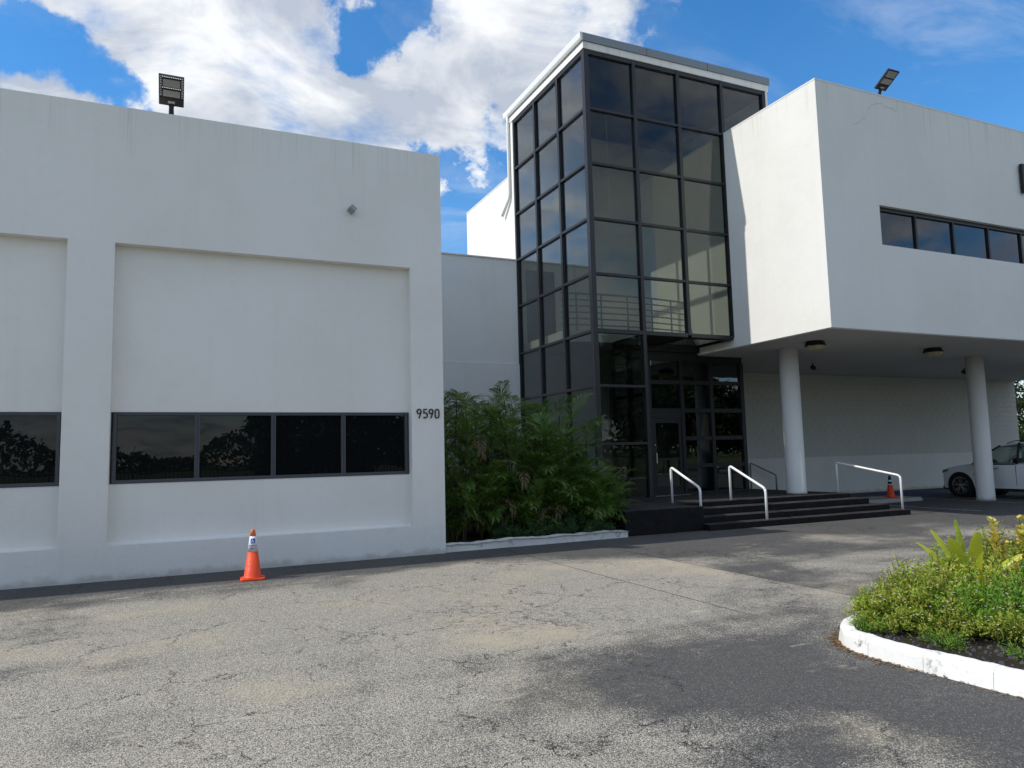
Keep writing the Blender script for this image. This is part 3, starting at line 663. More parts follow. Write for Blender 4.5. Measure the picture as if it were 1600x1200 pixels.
handrail('white tubular handrail rising over the middle of the black steps', (11.59, 13.42), (11.60, 12.32), 1.29, 0.79, ZP, 0.128)
handrail('thin white handrail at the right end of the black steps', (15.60, 13.97), (15.88, 12.34), 1.26, 0.93, 0.252, 0.128)
handrail('grey handrail in the shade close to the block wall', (17.02, 18.7), (18.1, 18.7), 1.217, 0.785, 0.0, 0.0, 'grey_metal', 0.03)
# concrete wheel ramp slab
tag(MB().prism([(15.05, 0.0), (16.15, 0.0), (16.15, 0.115), (15.12, 0.105)], 'x', 17.4, 20.3).build('concrete_slab', 'concrete', None, bevel=0.01), 'low pale concrete slab on the ground beside the steps', 'slab')

# ------------------------------------------------------------------ traffic cones
def text_mesh(s, size):
    cu = bpy.data.curves.new('t', 'FONT'); cu.body = s; cu.size = size; cu.align_x = 'CENTER'; cu.align_y = 'CENTER'; cu.resolution_u = 3
    o = bpy.data.objects.new('t', cu); col.objects.link(o); bpy.context.view_layer.update()
    me = bpy.data.meshes.new_from_object(o.evaluated_get(bpy.context.evaluated_depsgraph_get())); bpy.data.objects.remove(o); return me
def cone(label, loc, h, rz, sign=True):
    o = thing('traffic_cone', label, 'traffic cone', loc, 'traffic cones', rz); k = h / 0.71
    rb, rt = 0.118 * k, 0.028 * k; zb, zt = 0.045 * k, h
    rad = lambda z: rb + (rt - rb) * (z - zb) / (zt - zb)
    q = MB(); s_ = 0.168 * k
    q.prism([(-s_ + .03, -s_), (s_ - .03, -s_), (s_, -s_ + .03), (s_, s_ - .03), (s_ - .03, s_), (-s_ + .03, s_), (-s_, s_ - .03), (-s_, -s_ + .03)], 'z', 0, 0.03 * k)
    q.build('base', 'orange', o, bevel=0.006)
    MB().lathe([(rb + 0.025 * k, 0.03 * k), (rb + 0.008 * k, zb), (rb, zb + .01), (rad(0.40 * k), 0.40 * k)], 28).build('cone_body', 'orange', o, True)
    if sign:
        MB().lathe([(rad(0.40 * k) + .003, 0.395 * k), (rad(0.61 * k) + .003, 0.61 * k), (rad(0.61 * k) - .006, 0.612 * k)], 28).build('reflective_sleeve', 'sleeve', o, True)
        MB().lathe([(rad(0.61 * k), 0.61 * k), (rad(0.69 * k), 0.69 * k), (rt * .8, 0.708 * k), (rt * .4, 0.71 * k)], 28).build('tip', 'orange_faded', o, True)
        def wrap(me, zc, off):
            for v in me.vertices:
                z = zc + v.co.y; r_ = rad(z) + off; a = v.co.x / r_
                v.co = (r_ * math.sin(a), -r_ * math.cos(a), z)
            me.update()
        # blue square, subdivided so that it follows the cone
        q = MB(); nn = 8
        for i in range(nn + 1):
            for jz in (-0.034, 0.034): q.v.append((-0.034 + 0.068 * i / nn, jz, 0))
        q.f = [(2 * i, 2 * i + 2, 2 * i + 3, 2 * i + 1) for i in range(nn)]
        ob_ = q.build('access_symbol_square', 'blue', o); wrap(ob_.data, 0.545 * k, .005)
        q = MB()                                         # wheelchair figure: head, back, seat, leg, wheel arc
        def seg(p0, p1, w_):
            d_ = Vector((p1[0] - p0[0], p1[1] - p0[1])); n_ = Vector((-d_.y, d_.x)).normalized() * w_ / 2; b_ = len(q.v)
            for p_ in (p0, p1):
                q.v.append((p_[0] + n_.x, p_[1] + n_.y, 0)); q.v.append((p_[0] - n_.x, p_[1] - n_.y, 0))
            q.f.append((b_, b_ + 1, b_ + 3, b_ + 2))
        seg((-0.006, 0.026), (-0.006, 0.019), 0.008); seg((-0.006, 0.016), (-0.004, -0.004), 0.006); seg((-0.006, 0.006), (0.008, 0.006), 0.005)
        seg((-0.004, -0.003), (0.010, -0.003), 0.006); seg((0.009, -0.003), (0.015, -0.020), 0.006); seg((0.014, -0.020), (0.021, -0.018), 0.005)
        pr_ = None
        for i in range(9):
            a = R(110 + 26 * i); pt = (-0.002 + 0.017 * math.cos(a), -0.010 + 0.017 * math.sin(a))
            if pr_: seg(pr_, pt, 0.0045)
            pr_ = pt
        ob_ = q.build('access_symbol', 'white_bead', o); wrap(ob_.data, 0.545 * k, .0075)
        for s, zc, sz_ in (('PARKING', 0.478, 0.030), ('ONLY', 0.440, 0.030)):
            me = text_mesh(s, sz_); me.materials.append(M['ink']); wrap(me, zc * k, .0055); link('sleeve_lettering', me, o)
    else:
        MB().lathe([(rad(.40 * k) + .002, .395 * k), (rad(.43 * k) + .002, .43 * k)], 24).build('reflective_sleeve', 'sleeve', o, True)
        MB().lathe([(rad(.43 * k), .43 * k), (rad(.5 * k), .5 * k)], 24).build('dark_band', 'ink', o, True)
        MB().lathe([(rad(.5 * k) + .002, .5 * k), (rad(.56 * k) + .002, .56 * k)], 24).build('reflective_sleeve', 'sleeve', o, True)
        MB().lathe([(rad(.56 * k), .56 * k), (rad(.69 * k), .69 * k), (rt * .5, h)], 24).build('tip', 'ink', o, True)
    return o
cone('orange traffic cone with blue accessible parking sleeve by the left building', (0.97, 11.13, 0.0), 0.70, R(-4))
cone('orange traffic cone with dark tip standing on the pale concrete slab', (19.62, 15.62, 0.108), 0.66, 0, False)

# ------------------------------------------------------------------ house number 9590
hn = thing('house_number', 'black house number 9590 on the corner pier', 'house number', (3.93, YL, 2.41))
def ribbon(paths, wdt, name, m, parent, off, dep=0.018):
    q = MB()
    for pts in paths:
        pts = [Vector((p[0], 0, p[1])) for p in pts]
        nrm = []
        for i in range(len(pts)):
            tg = (pts[min(i + 1, len(pts) - 1)] - pts[max(i - 1, 0)]).normalized(); nrm.append(Vector((-tg.z, 0, tg.x)) * wdt / 2)
        for i in range(len(pts) - 1):
            b_ = len(q.v)
            for yv in (-dep, -0.001):
                for p_, n_ in ((pts[i], nrm[i]), (pts[i + 1], nrm[i + 1])):
                    q.v.append((p_.x + n_.x + off, yv, p_.z + n_.z)); q.v.append((p_.x - n_.x + off, yv, p_.z - n_.z))
            q.f += [tuple(b_ + k for k in f_) for f_ in ((0, 1, 3, 2), (4, 6, 7, 5), (0, 2, 6, 4), (1, 5, 7, 3), (0, 4, 5, 1), (2, 3, 7, 6))]
    return q.build(name, m, parent)
def arc(cx, cz, rx, rz_, a0, a1, n=18): return [(cx + rx * math.cos(R(a0 + (a1 - a0) * i / n)), cz + rz_ * math.sin(R(a0 + (a1 - a0) * i / n))) for i in range(n + 1)]
nine = [arc(0, 0.036, 0.036, 0.038, 0, 360, 26), [(0.0345, 0.022), (0.018, -0.022), (-0.006, -0.082)]]
five = [[(0.034, 0.074), (-0.026, 0.074), (-0.026, 0.004)], arc(-0.002, -0.030, 0.038, 0.044, 130, -140, 22)]
zero = [arc(0, 0.036, 0.034, 0.038, 0, 180, 14) + arc(0, -0.040, 0.034, 0.038, 180, 360, 14) + [(0.034, 0.036)]]
for gl, x in ((nine, -0.170), (five, -0.058), (nine, 0.046), (zero, 0.156)): ribbon(gl, 0.019, 'digit', 'ink', hn, x)

# sign letter at the right end of the office block, wall sensor
sg = thing('sign_letter', 'black upright stroke of a wall sign letter high on the office block', 'sign', (20.08, YX, 8.55))
MB().box(-0.075, 0.075, -0.11, -0.03, -0.385, 0.40).build('letter_stroke', 'black', sg, bevel=0.008)
MB().box(-0.03, 0.03, -0.032, 0.0, 0.2, 0.26).box(-0.03, 0.03, -0.032, 0.0, -0.26, -0.2).build('standoff', 'black', sg)
ws = thing('wall_sensor', 'small grey box sensor tilted on the white parapet wall', 'sensor', (2.582, YL, 5.862))
q = MB().box(-0.055, 0.055, -0.14, -0.02, -0.045, 0.045).build('housing', 'grey_metal', ws, bevel=0.008); q.rotation_euler = (R(-20), R(40), 0)
MB().tube([(0, 0, 0), (0, -0.05, 0)], 0.02, 8).build('bracket', 'grey_metal', ws)

# ------------------------------------------------------------------ floodlights
def floodlight(label, loc, beads):
    o = thing('floodlight', label, 'floodlight', loc, 'roof floodlights')
    W, Ln, tl = 0.18, 0.50, R(35)
    T = Matrix.Translation((0, 0, 0.215)) @ Matrix.Rotation(-tl, 4, 'X') @ Matrix.Rotation(R(0), 4, 'Z')
    def B_(mb, name, m, bev=0.0):
        ob_ = mb.build(name, m, o, bevel=bev); ob_.data.transform(T); return ob_
    # head lies along -y, lens side down
    B_(MB().box(-W, W, -0.14, 0.0, -0.015, 0.035), 'housing', 'black', 0.008)
    rim = MB().box(-W, -W + 0.012, -Ln, -0.14, -0.015, 0.03).box(W - 0.012, W, -Ln, -0.14, -0.015, 0.03).box(-W + 0.012, W - 0.012, -Ln, -Ln + 0.012, -0.015, 0.03)
    B_(rim, 'rim', 'black')
    inn = 0.040 if beads else 0.013
    for y0, y1 in ((-Ln + (0.042 if beads else 0.013), -Ln + 0.195 - (0.0 if beads else -0.003)), (-Ln + (0.222 if beads else 0.2), -0.141)):
        B_(MB().box(-W + inn, W - inn, y0, y1, -0.012, 0.02), 'lens_housing', 'black')
        B_(MB().box(-W + inn + 0.018, W - inn - 0.018, y0 + 0.016, y1 - 0.016, -0.018, -0.0125), 'led_panel', 'led')
    B_(MB().box(-0.05, 0.05, -0.09, -0.05, -0.03, -0.0155), 'sensor_window', 'led')
    if beads:                                    # little ties leave a row of see-through slots round the lenses
        q = MB()
        for i in range(12):
            x = -W + 0.04 + (2 * W - 0.08) * i / 11
            for ya, yb in ((-Ln + 0.012, -Ln + 0.042), (-Ln + 0.195, -Ln + 0.222)): q.box(x - 0.006, x + 0.006, ya, yb, -0.010, 0.015)
        for i in range(13):
            y = -Ln + 0.012 + 0.345 * i / 12
            for xa, xb in ((-W + 0.012, -W + 0.040), (W - 0.040, W - 0.012)): q.box(xa, xb, y - 0.006, y + 0.006, -0.010, 0.015)
        B_(q, 'slot_ties', 'black')
    MB().tube([(0, 0.02, 0.0), (0, 0.02, 0.13), (0, 0.0, 0.18), (0, -0.03, 0.225)], [0.042, 0.038, 0.036, 0.045], 12).build('arm', 'black', o, True)
    MB().lathe([(0.055, -0.002), (0.055, 0.025), (0.042, 0.03)], 16, (0, 0.02, 0)).build('base_flange', 'black', o)
    return o
floodlight('black floodlight on the low left building, edged with white beads', (-0.215, YL + 0.16, ZL), True)
floodlight('black floodlight on the raised office block parapet', (15.13, YX + 0.13, ZX1 + 0.035), False)

# ------------------------------------------------------------------ soffit lights and cameras
for x, y, lab in ((14.05, 12.97, 'faceted amber ceiling light nearest the left column'), (18.36, 13.0, 'faceted amber ceiling light halfway between the two columns')):
    o = thing('ceiling_light', lab, 'ceiling light', (x, y, ZX0 - 0.02), 'soffit ceiling lights')
    def hexa(prof, name, m):
        MB().lathe(prof, 8, (0, 0, 0)).build(name, m, o)
    hexa([(0.20, 0.0), (0.215, -0.02), (0.255, -0.115), (0.245, -0.12)], 'canopy', 'black')
    hexa([(0.232, -0.121), (0.215, -0.16), (0.15, -0.215), (0.06, -0.225)], 'lens', 'amber')
for x, y, lab in ((17.68, 16.46, 'small black security camera on the ceiling right of the left column'), (24.4, 16.2, 'small black security camera on the ceiling by the right column')):
    o = thing('security_camera', lab, 'camera', (x, y, ZX0 - 0.02), 'ceiling security cameras')
    MB().tube([(0, 0, 0), (0, 0, -0.09)], 0.025, 8).build('mount', 'black', o)
    q = MB().box(-0.06, 0.06, -0.11, 0.09, -0.05, 0.05).build('camera_body', 'black', o, bevel=0.012); q.location = (0, 0, -0.13); q.rotation_euler = (R(18), 0, R(-30))

# EXIT sign inside the tower
es = thing('exit_sign', 'small red EXIT sign hanging inside the glass tower', 'exit sign', (10.85, 16.9, 6.55))
MB().box(-0.20, 0.20, 0.0, 0.03, -0.11, 0.11).build('plate', 'wall_in', es)
MB().tube([(0, 0.015, 0.11), (0, 0.015, 4.66)], 0.008, 6).build('rod', 'wall_in', es)
me = text_mesh('EXIT', 0.17); me.materials.append(M['exit']); o = link('lettering', me, es); o.rotation_euler = (R(90), 0, 0); o.location = (0, -0.004, 0)

# ------------------------------------------------------------------ kerbs and planted beds
b = MB(); b.v = [(XL, 12.5, .07), (8.24, 12.5, .07), (8.24, 18.5, .07), (XL, 18.5, .07)]; b.f = [(0, 1, 2, 3)]; struct('planting_bed', b, 'soil', 'dark soil of the bed between the buildings')
def kerb(label, path, wdt, h, name='kerb', seg=1.0, wob=0.006):
    o = thing(name, label, 'kerb', (path[0][0], path[0][1], 0)); off = Vector((path[0][0], path[0][1], 0))
    # resample
    pts = [Vector((*p, 0)) for p in path]; dense = []
    for i in range(len(pts) - 1):
        n = max(1, int((pts[i + 1] - pts[i]).length / 0.06))
        dense += [pts[i].lerp(pts[i + 1], k / n) for k in range(n)]
    dense.append(pts[-1])
    nr = []
    for i in range(len(dense)):
        tg = (dense[min(i + 2, len(dense) - 1)] - dense[max(i - 2, 0)]).normalized(); nr.append(Vector((tg.y, -tg.x, 0)))
    rnd = random.Random(len(dense)); acc = 0; start = 0
    w1 = [0.0] * len(dense)
    for i in range(1, len(dense)): w1[i] = 0.8 * w1[i - 1] + rnd.uniform(-wob, wob)
    def piece(a, b_):
        q = MB(); prof = ((0, 0.0), (0.012, h * 0.75), (0.035, h * 0.97), (0.06, h), (wdt - .02, h), (wdt, h - .02), (wdt, 0.0)); m_ = len(prof)
        for i in range(a, b_ + 1):
            pt = dense[i] - off
            if i == a: pt = pt + (dense[a + 1] - dense[a]).normalized() * 0.0015
            if i == b_: pt = pt - (dense[b_] - dense[b_ - 1]).normalized() * 0.0015
            for pw, pz in prof:
                q.v.append(tuple(pt + nr[i] * (pw + (w1[i] if pz > 0 else 0)) + Vector((0, 0, pz + (w1[i] * 1.2 if pz > 0.05 else 0)))))
        n = b_ - a + 1
        for i in range(n - 1):
            for k in range(m_ - 1): q.f.append((i * m_ + k, i * m_ + k + 1, (i + 1) * m_ + k + 1, (i + 1) * m_ + k))
        q.f.append(tuple(range(m_))); q.f.append(tuple((n - 1) * m_ + k for k in reversed(range(m_))))
        q.build('kerb_stone', 'kerb', o)
    for i in range(1, len(dense)):
        acc += (dense[i] - dense[i - 1]).length
        if acc >= seg or i == len(dense) - 1:
            if i - start >= 2: piece(start, i)
            start = i; acc = 0
    return o
kerb('white painted kerb in front of the palm bed', [(8.02, 12.30), (6.5, 12.27), (4.225, 12.24)][::-1], -0.2, 0.135, seg=1.9, wob=0.009)
isl = [(5.06, -3.0), (5.04, 1.0), (5.02, 3.0), (4.975, 3.8), (4.965, 4.15), (4.99, 4.40), (5.06, 4.58), (5.18, 4.74), (5.34, 4.86), (5.55, 4.94), (5.9, 4.99), (6.6, 5.02), (12.0, 5.05)]
kerb('white painted kerb curving round the planted island', isl, 0.13, 0.145, seg=0.45, wob=0.004)
b = MB(); b.v = [(5.15, -3, .10), (12, -3, .10), (12, 4.9, .10), (5.9, 4.86, .10), (5.45, 4.78, .10), (5.2, 4.5, .10), (5.12, 4.1, .10)]; b.f = [tuple(range(7))]
struct('island_bed', b, 'soil', 'dark soil of the planted island')
# mulch stones on the island edge, litter on the asphalt
rs = random.Random(21)
q = MB()
def pebble(q, x, y, z, s_):
    b_ = len(q.v); a = rs.uniform(0, 6.28)
    ps = [(math.cos(a + k * 1.2566) * s_ * rs.uniform(.7, 1.2), math.sin(a + k * 1.2566) * s_ * rs.uniform(.5, 1)) for k in range(5)]
    q.v += [(x + px, y + py, z) for px, py in ps] + [(x + px * .5, y + py * .5, z + s_ * rs.uniform(.4, .9)) for px, py in ps]
    q.f += [(b_ + k, b_ + (k + 1) % 5, b_ + 5 + (k + 1) % 5, b_ + 5 + k) for k in range(5)] + [tuple(b_ + 5 + k for k in range(5))]
for i in range(900):
    x = rs.uniform(5.13, 6.6); y = rs.uniform(2.2, 4.78)
    pebble(q, x, y, 0.095, rs.uniform(.012, .035))
M['stone'] = mat('dark_mulch_stone', (0.045, 0.047, 0.052), 0.7, 0.4)
tag(q.build('mulch_stones', 'stone'), 'dark mulch stones on the island soil', 'mulch', None, 'stuff')
q = MB()
def flake(q, x, y, s_, tint):
    a = rs.uniform(0, 6.28); dr_ = Vector((math.cos(a), math.sin(a), rs.uniform(0, .25))).normalized()
    q.leaf(Vector((x, y, rs.uniform(.004, .012))), dr_, Vector((rs.uniform(-.3, .3), rs.uniform(-.3, .3), 1)).normalized(), s_, s_ * .45, tint)
for i in range(650):
    k = rs.random(); j = int(k * 11); p0, p1 = Vector(isl[j]), Vector(isl[j + 1]); p_ = p0.lerp(p1, rs.random())
    if p_.y < 1.5 or p_.x > 8: continue
    cx = Vector((7, 2)); dirv = (p_ - Vector((6.4, 3.4))).normalized()
    p_ = p_ + dirv * abs(rs.gauss(0, 0.045)); flake(q, p_.x, p_.y, rs.uniform(.015, .05), rs.random())
for i in range(160):
    flake(q, rs.uniform(-3, 14), rs.uniform(3.2, 12.0), rs.uniform(.015, .045), rs.random())
for i in range(160):
    x = rs.uniform(-2.5, 8); flake(q, x, 12.13 - abs(rs.gauss(0, .12)), rs.uniform(.015, .05), rs.random())
tag(q.build('leaf_litter', 'weed_dry'), 'dry leaf litter scattered along the kerbs and asphalt', 'litter', None, 'stuff')

# ------------------------------------------------------------------ foliage generators
def rvec(r_): 
    while True:
        v = Vector((r_.uniform(-1, 1), r_.uniform(-1, 1), r_.uniform(-1, 1)))
        if 0.05 < v.length < 1: return v.normalized()
def shrub(name, label, cat, loc, rx, ry, h, n, ls, m, seed, group=None, sprigs=26, asp=0.42, extra=None, floppy=0.35):
    """mound of leafy sprigs: every sprig is a thin stem carrying leaves"""
    r_ = random.Random(seed); o = thing(name, label, cat, loc, group); q = MB(); sm = MB()
    per = max(4, n // sprigs)
    for k in range(sprigs):
        a = r_.uniform(0, 6.283); rr_ = math.sqrt(r_.random())
        base = Vector((math.cos(a) * rx * rr_ * .45, math.sin(a) * ry * rr_ * .45, 0))
        ht = h * (0.95 - 0.55 * rr_ * rr_) * r_.uniform(.7, 1.12)
        tip = Vector((math.cos(a) * rx * rr_, math.sin(a) * ry * rr_, ht)); midp = base.lerp(tip, .5) + Vector((0, 0, ht * .12))
        sm.tube([base, midp, tip], [.006, .0045, .002], 4, False)
        for i in range(per):
            t_ = r_.uniform(.22, 1.03); p_ = base.lerp(midp, t_ * 2) if t_ < .5 else midp.lerp(tip, t_ * 2 - 1)
            p_ = p_ + rvec(r_) * ls * r_.uniform(.2, 1.6)
            if p_.z < 0.01: p_.z = 0.01
            out_ = (rvec(r_) + (tip - base).normalized() * .6 + Vector((0, 0, .35))).normalized()
            nr_ = (rvec(r_) * .8 + Vector((0, 0, 1))).normalized()
            if abs(out_.dot(nr_)) > .95: nr_ = Vector((1, 0, 0))
            q.leaf(p_, out_, nr_, ls * r_.uniform(.6, 1.3), ls * asp * r_.uniform(.8, 1.2), r_.random())
    sm.build('stems', 'cane', o); f_ = q.build('foliage', m, o)
    if extra:
        em, en, es_ = extra; q = MB()
        for i in range(en):
            a = r_.uniform(0, 6.283); rr_ = math.sqrt(r_.random()); hh = h * (1.0 - .5 * rr_ * rr_) * r_.uniform(.75, 1.1)
            p_ = Vector((math.cos(a) * rx * rr_, math.sin(a) * ry * rr_, hh))
            for k in range(4):
                aa = k * 1.57 + r_.random(); q.leaf(p_, Vector((math.cos(aa), math.sin(aa), .35)).normalized(), Vector((0, 0, 1)), es_, es_ * .7, r_.random())
        tag(q.build('flowers', em, o), kind='stuff')
    return o

# island plants --------------------------------------------------
ri = random.Random(5)
B0 = 0.10
def at(u, v, z):
    dv = Fv + Rv * ((u - 800) / 1141.17) - Uv * ((v - 600) / 1141.17); k = (z - CAMH) / dv.z; return Vector((dv.x * k, dv.y * k, z))
isp = [
 (5.60, 4.55, .36, .34, .26, 'weed', 'low feathery green plant at the rounded tip of the island'),
 (5.74, 4.68, .36, .24, .30, 'weed', 'feathery plant leaning over the far kerb at the island tip'),
 (5.72, 4.12, .32, .34, .26, 'weed', 'low green plant beside the near kerb, first from the tip'),
 (5.95, 4.40, .42, .38, .40, 'weed', 'rounded olive green plant in the middle of the island tip'),
 (6.10, 4.70, .42, .28, .44, 'weed', 'tall dry tipped green plant by the far kerb'),
 (6.00, 4.00, .38, .36, .34, 'weed_deep', 'bright green soft plant behind the near edge of the island'),
 (5.95, 3.62, .34, .34, .26, 'weed', 'low green plant beside the near kerb, second from the tip'),
 (6.45, 4.35, .42, .38, .46, 'weed', 'leafy olive plant below the broad yellow leaves'),
 (6.35, 3.88, .40, .36, .38, 'weed_deep', 'deep green leafy plant at the right of the frame'),
 (6.62, 4.72, .40, .26, .50, 'weed', 'weedy plant by the far kerb left of the yellow spires'),
 (6.95, 4.55, .42, .34, .50, 'weed', 'dense green plant at the foot of the yellow spires'),
 (7.35, 4.72, .42, .28, .54, 'weed', 'tall weedy plant by the far kerb behind the yellow spires'),
 (6.35, 3.48, .36, .34, .30, 'weed', 'low plant on dark mulch near the right frame edge'),
 (6.75, 4.10, .40, .36, .42, 'weed_deep', 'green mound beside the right frame edge'),
]
for i, (x, y, rx, ry, h, m, lab) in enumerate(isp):
    shrub('island_plant', lab, 'plant', (x, y, B0), rx * 1.08, ry * 1.08, h * (1.12 if x < 5.9 else 1.3), 4000, (.034, .041, .030, .046)[i % 4], m, 100 + i, 'low plants on the kerbed island', 42, .38, ('flower', 20 if i % 3 else 34, .014))
for i, (x, y, rx, h) in enumerate(((5.70, 4.72, .16, .44), (6.02, 4.80, .14, .55), (6.55, 4.62, .13, .56), (5.62, 4.30, .2, .27))):
    shrub('dry_plant', ('dry brown seed stalks at the left edge of the planting', 'dry brown seed head standing against the asphalt', 'dry brown stalks left of the yellow spires', 'rust brown dying plant near the island tip')[i], 'plant', (x, y, B0), rx, rx * .8, h, 240, .026, 'weed_dry', 300 + i, 'dry stalks on the island', 14, .3)
# grass tufts and creeping weeds against the near kerb
for i, (x, y, lab) in enumerate(((5.30, 4.50, 'small grass tuft inside the curved kerb tip'), (5.42, 3.95, 'small grass tuft on mulch by the near kerb'), (5.55, 3.40, 'small weed on mulch at the lower right frame edge'))):
    shrub('grass_tuft', lab, 'grass', (x, y, B0), .17, .2, .09, 480, .045, 'weed_deep', 330 + i, 'tufts along the near kerb', 22, .16)
# canna with broad yellow-green leaves
cn = thing('canna_plant', 'plant with broad yellow green paddle leaves', 'plant', (6.72, 4.56, B0))
def paddle(L_, W_, lean, az, twist, seed):
    r_ = random.Random(seed); q = MB(); n = 14; hd = Vector((math.cos(az), math.sin(az), 0)); sd_ = Vector((-math.sin(az), math.cos(az), 0))
    sd_ = (sd_ * math.cos(twist) + hd * math.sin(twist)).normalized()
    p_ = Vector((0, 0, 0)); ang = math.pi / 2 - lean * .35; rows = []
    for i in range(n + 1):
        t_ = i / n; tt_ = max(0.0, (t_ - .2) / .8); w_ = W_ * max(0.10, math.sqrt(max(0, math.sin(math.pi * min(1, tt_ * .93 + .035))))) if t_ > .2 else .02
        dn = hd * math.cos(ang) + Vector((0, 0, math.sin(ang))); up_ = sd_.cross(dn).normalized()
        rows.append((p_ + sd_ * w_ / 2 + up_ * w_ * .12, p_.copy(), p_ - sd_ * w_ / 2 + up_ * w_ * .12)); p_ = p_ + dn * L_ / n; ang -= lean * (.3 + t_ * 1.1) / n
    for rw_ in rows: q.v += [tuple(v) for v in rw_]
    for i in range(n):
        for k in (0, 1): q.f.append((3 * i + k, 3 * i + k + 1, 3 * i + 4 + k, 3 * i + 3 + k)); q.t.append(r_.random() * .25 + seed * .13 % 1 * .6)
    return q
for i, (L_, W_, ln, az, tw_) in enumerate(((.68, .085, .95, R(140), 0.9), (.70, .09, .60, R(130), .8), (.74, .10, .40, R(60), -.5), (.76, .115, .75, R(225), .2), (.74, .11, .85, R(195), -.3), (.60, .085, 1.0, R(310), -.9), (.54, .08, 1.2, R(150), .9), (.56, .09, 1.2, R(235), .3))):
    paddle(L_ * 1.16, W_ * 1.05, ln, az, tw_, i + 1).build('leaf', 'canna', cn, True)
# yellow spire plants
for i, (u, v, z, x, y, lab) in enumerate(((1575, 800, .9, 7.22, 4.60, 'yellow leaved upright plant right of the broad leaves'), (1597, 810, .9, 7.62, 4.62, 'yellow leaved spire cut by the right frame edge'), (0, 0, 0, 7.05, 4.45, 'short yellow and red leaved plant at the foot of the spires'))):
    o = thing('yellow_plant', lab, 'plant', (x, y, B0), 'yellow leaved plants on the island'); r_ = random.Random(60 + i); H_ = (.83, .80, .45)[i]; q = MB(); sm = MB()
    for s_ in range(3 if i < 2 else 6):
        top = Vector((r_.uniform(-.1, .1), r_.uniform(-.1, .1), H_ * (1 if s_ == 0 else r_.uniform(.55, .85)))); sm.tube([(0, 0, 0), top * .5 + Vector((.01, 0, 0)), top], [.007, .006, .003], 5)
        for k in range(64):
            t_ = r_.uniform(.38, 1.0); p_ = top * t_; a = k * 2.4; out_ = Vector((math.cos(a), math.sin(a), .95)).normalized()
            q.leaf(p_, out_, Vector((-math.cos(a) * .5, -math.sin(a) * .5, 1)).normalized(), .135 * (1.25 - .7 * t_) * r_.uniform(.8, 1.2), .058, r_.random())
    sm.build('stems', 'cane', o); q.build('foliage', 'yellow', o)
    if i == 2:
        q = MB()
        for k in range(24): q.leaf(Vector((r_.uniform(-.12, .12), r_.uniform(-.12, .12), r_.uniform(.1, .38))), rvec(r_), Vector((.1, 0, 1)).normalized(), .06, .03, r_.random())
        q.build('red_leaves', 'weed_dry', o)

# low hedge in front of the palms
for i, (x, y, rx, ry, h, lab) in enumerate(((5.75, 12.80, .45, .32, .28, 'low dark evergreen shrub, leftmost behind the white kerb'), (6.40, 12.68, .55, .36, .36, 'low dark evergreen shrub in the middle behind the white kerb'), (7.15, 12.66, .60, .38, .44, 'largest low evergreen shrub behind the right part of the kerb'), (7.70, 12.68, .30, .28, .28, 'small low evergreen shrub next to the black cheek block'))):
    shrub('low_shrub', lab, 'shrub', (x, y, .07), rx, ry, h, 2600, .045, 'hedge', 400 + i, 'low shrubs in front of the palms', 46, .4)

# palms --------------------------------------------------------------
def frond_mesh(seed, L_=0.95, droop=1.15, m='palm', nl=25, ll=.40, wl=.019):
    r_ = random.Random(seed); q = MB(); n = 10; p_ = Vector((0, 0, 0)); ang = R(58); pts = [p_.copy()]; tg = []
    for i in range(n):
        dn = Vector((math.cos(ang), 0, math.sin(ang))); tg.append(dn); p_ = p_ + dn * L_ / n; pts.append(p_.copy()); ang -= droop * (0.4 + 1.3 * i / n) / n
    tg.append(tg[-1]); q.tube(pts, [.008 * (1 - .75 * i / n) for i in range(n + 1)], 4, False); q.t += [.5] * len(q.f)
    for k in range(nl):
        t_ = .16 + .84 * k / (nl - 1); i = min(int(t_ * n), n - 1); p0 = pts[i].lerp(pts[i + 1], t_ * n - i); dn = tg[i]; up_ = Vector((0, 1, 0)).cross(dn) * -1
        if up_.z < 0: up_ = -up_
        prof = ll * (0.55 + .45 * math.sin(math.pi * min(1, t_ * .95 + .08))) * (1 - .25 * t_)
        for sgn in (-1, 1):
            fa = R(56 - 28 * t_ + r_.uniform(-7, 7)); dl = (dn * math.cos(fa) + Vector((0, sgn, 0)) * math.sin(fa) + up_ * r_.uniform(.05, .3)).normalized(); ln = prof * r_.uniform(.85, 1.1)
            m1 = p0 + dl * ln * .4; m2 = p0 + dl * ln * .75 + Vector((0, 0, -ln * .09)); tp = p0 + dl * ln + Vector((0, 0, -ln * r_.uniform(.2, .42)))
            ws_ = dl.cross(up_).normalized(); b_ = len(q.v); w_ = wl * r_.uniform(.8, 1.15)
            q.v += [tuple(p0), tuple(m1 + ws_ * w_ / 2), tuple(m1 - ws_ * w_ / 2), tuple(m2 + ws_ * w_ * .42), tuple(m2 - ws_ * w_ * .42), tuple(tp)]
            q.f += [(b_, b_ + 1, b_ + 2), (b_ + 1, b_ + 3, b_ + 4, b_ + 2), (b_ + 3, b_ + 5, b_ + 4)]; tn = r_.random() * .35; q.t += [tn, tn, tn]
    o = q.build('frond', m); me = o.data; bpy.data.objects.remove(o); return me
FR = [frond_mesh(11, .9, .9), frond_mesh(12, 1.05, 1.3), frond_mesh(13, .8, 1.6, 'palm', 22, .34), frond_mesh(14, 1.0, 2.0), frond_mesh(15, .7, .6, 'palm', 20, .32), frond_mesh(16, .9, 1.6)]
FR += [frond_mesh(17, .42, .9, 'palm', 13, .46, .024), frond_mesh(18, .38, 1.3, 'palm', 12, .44, .024), frond_mesh(19, .48, 1.7, 'palm', 14, .46, .022), frond_mesh(20, .42, 1.1, 'palm', 13, .50, .022), frond_mesh(21, .36, .7, 'palm', 12, .42, .026)]
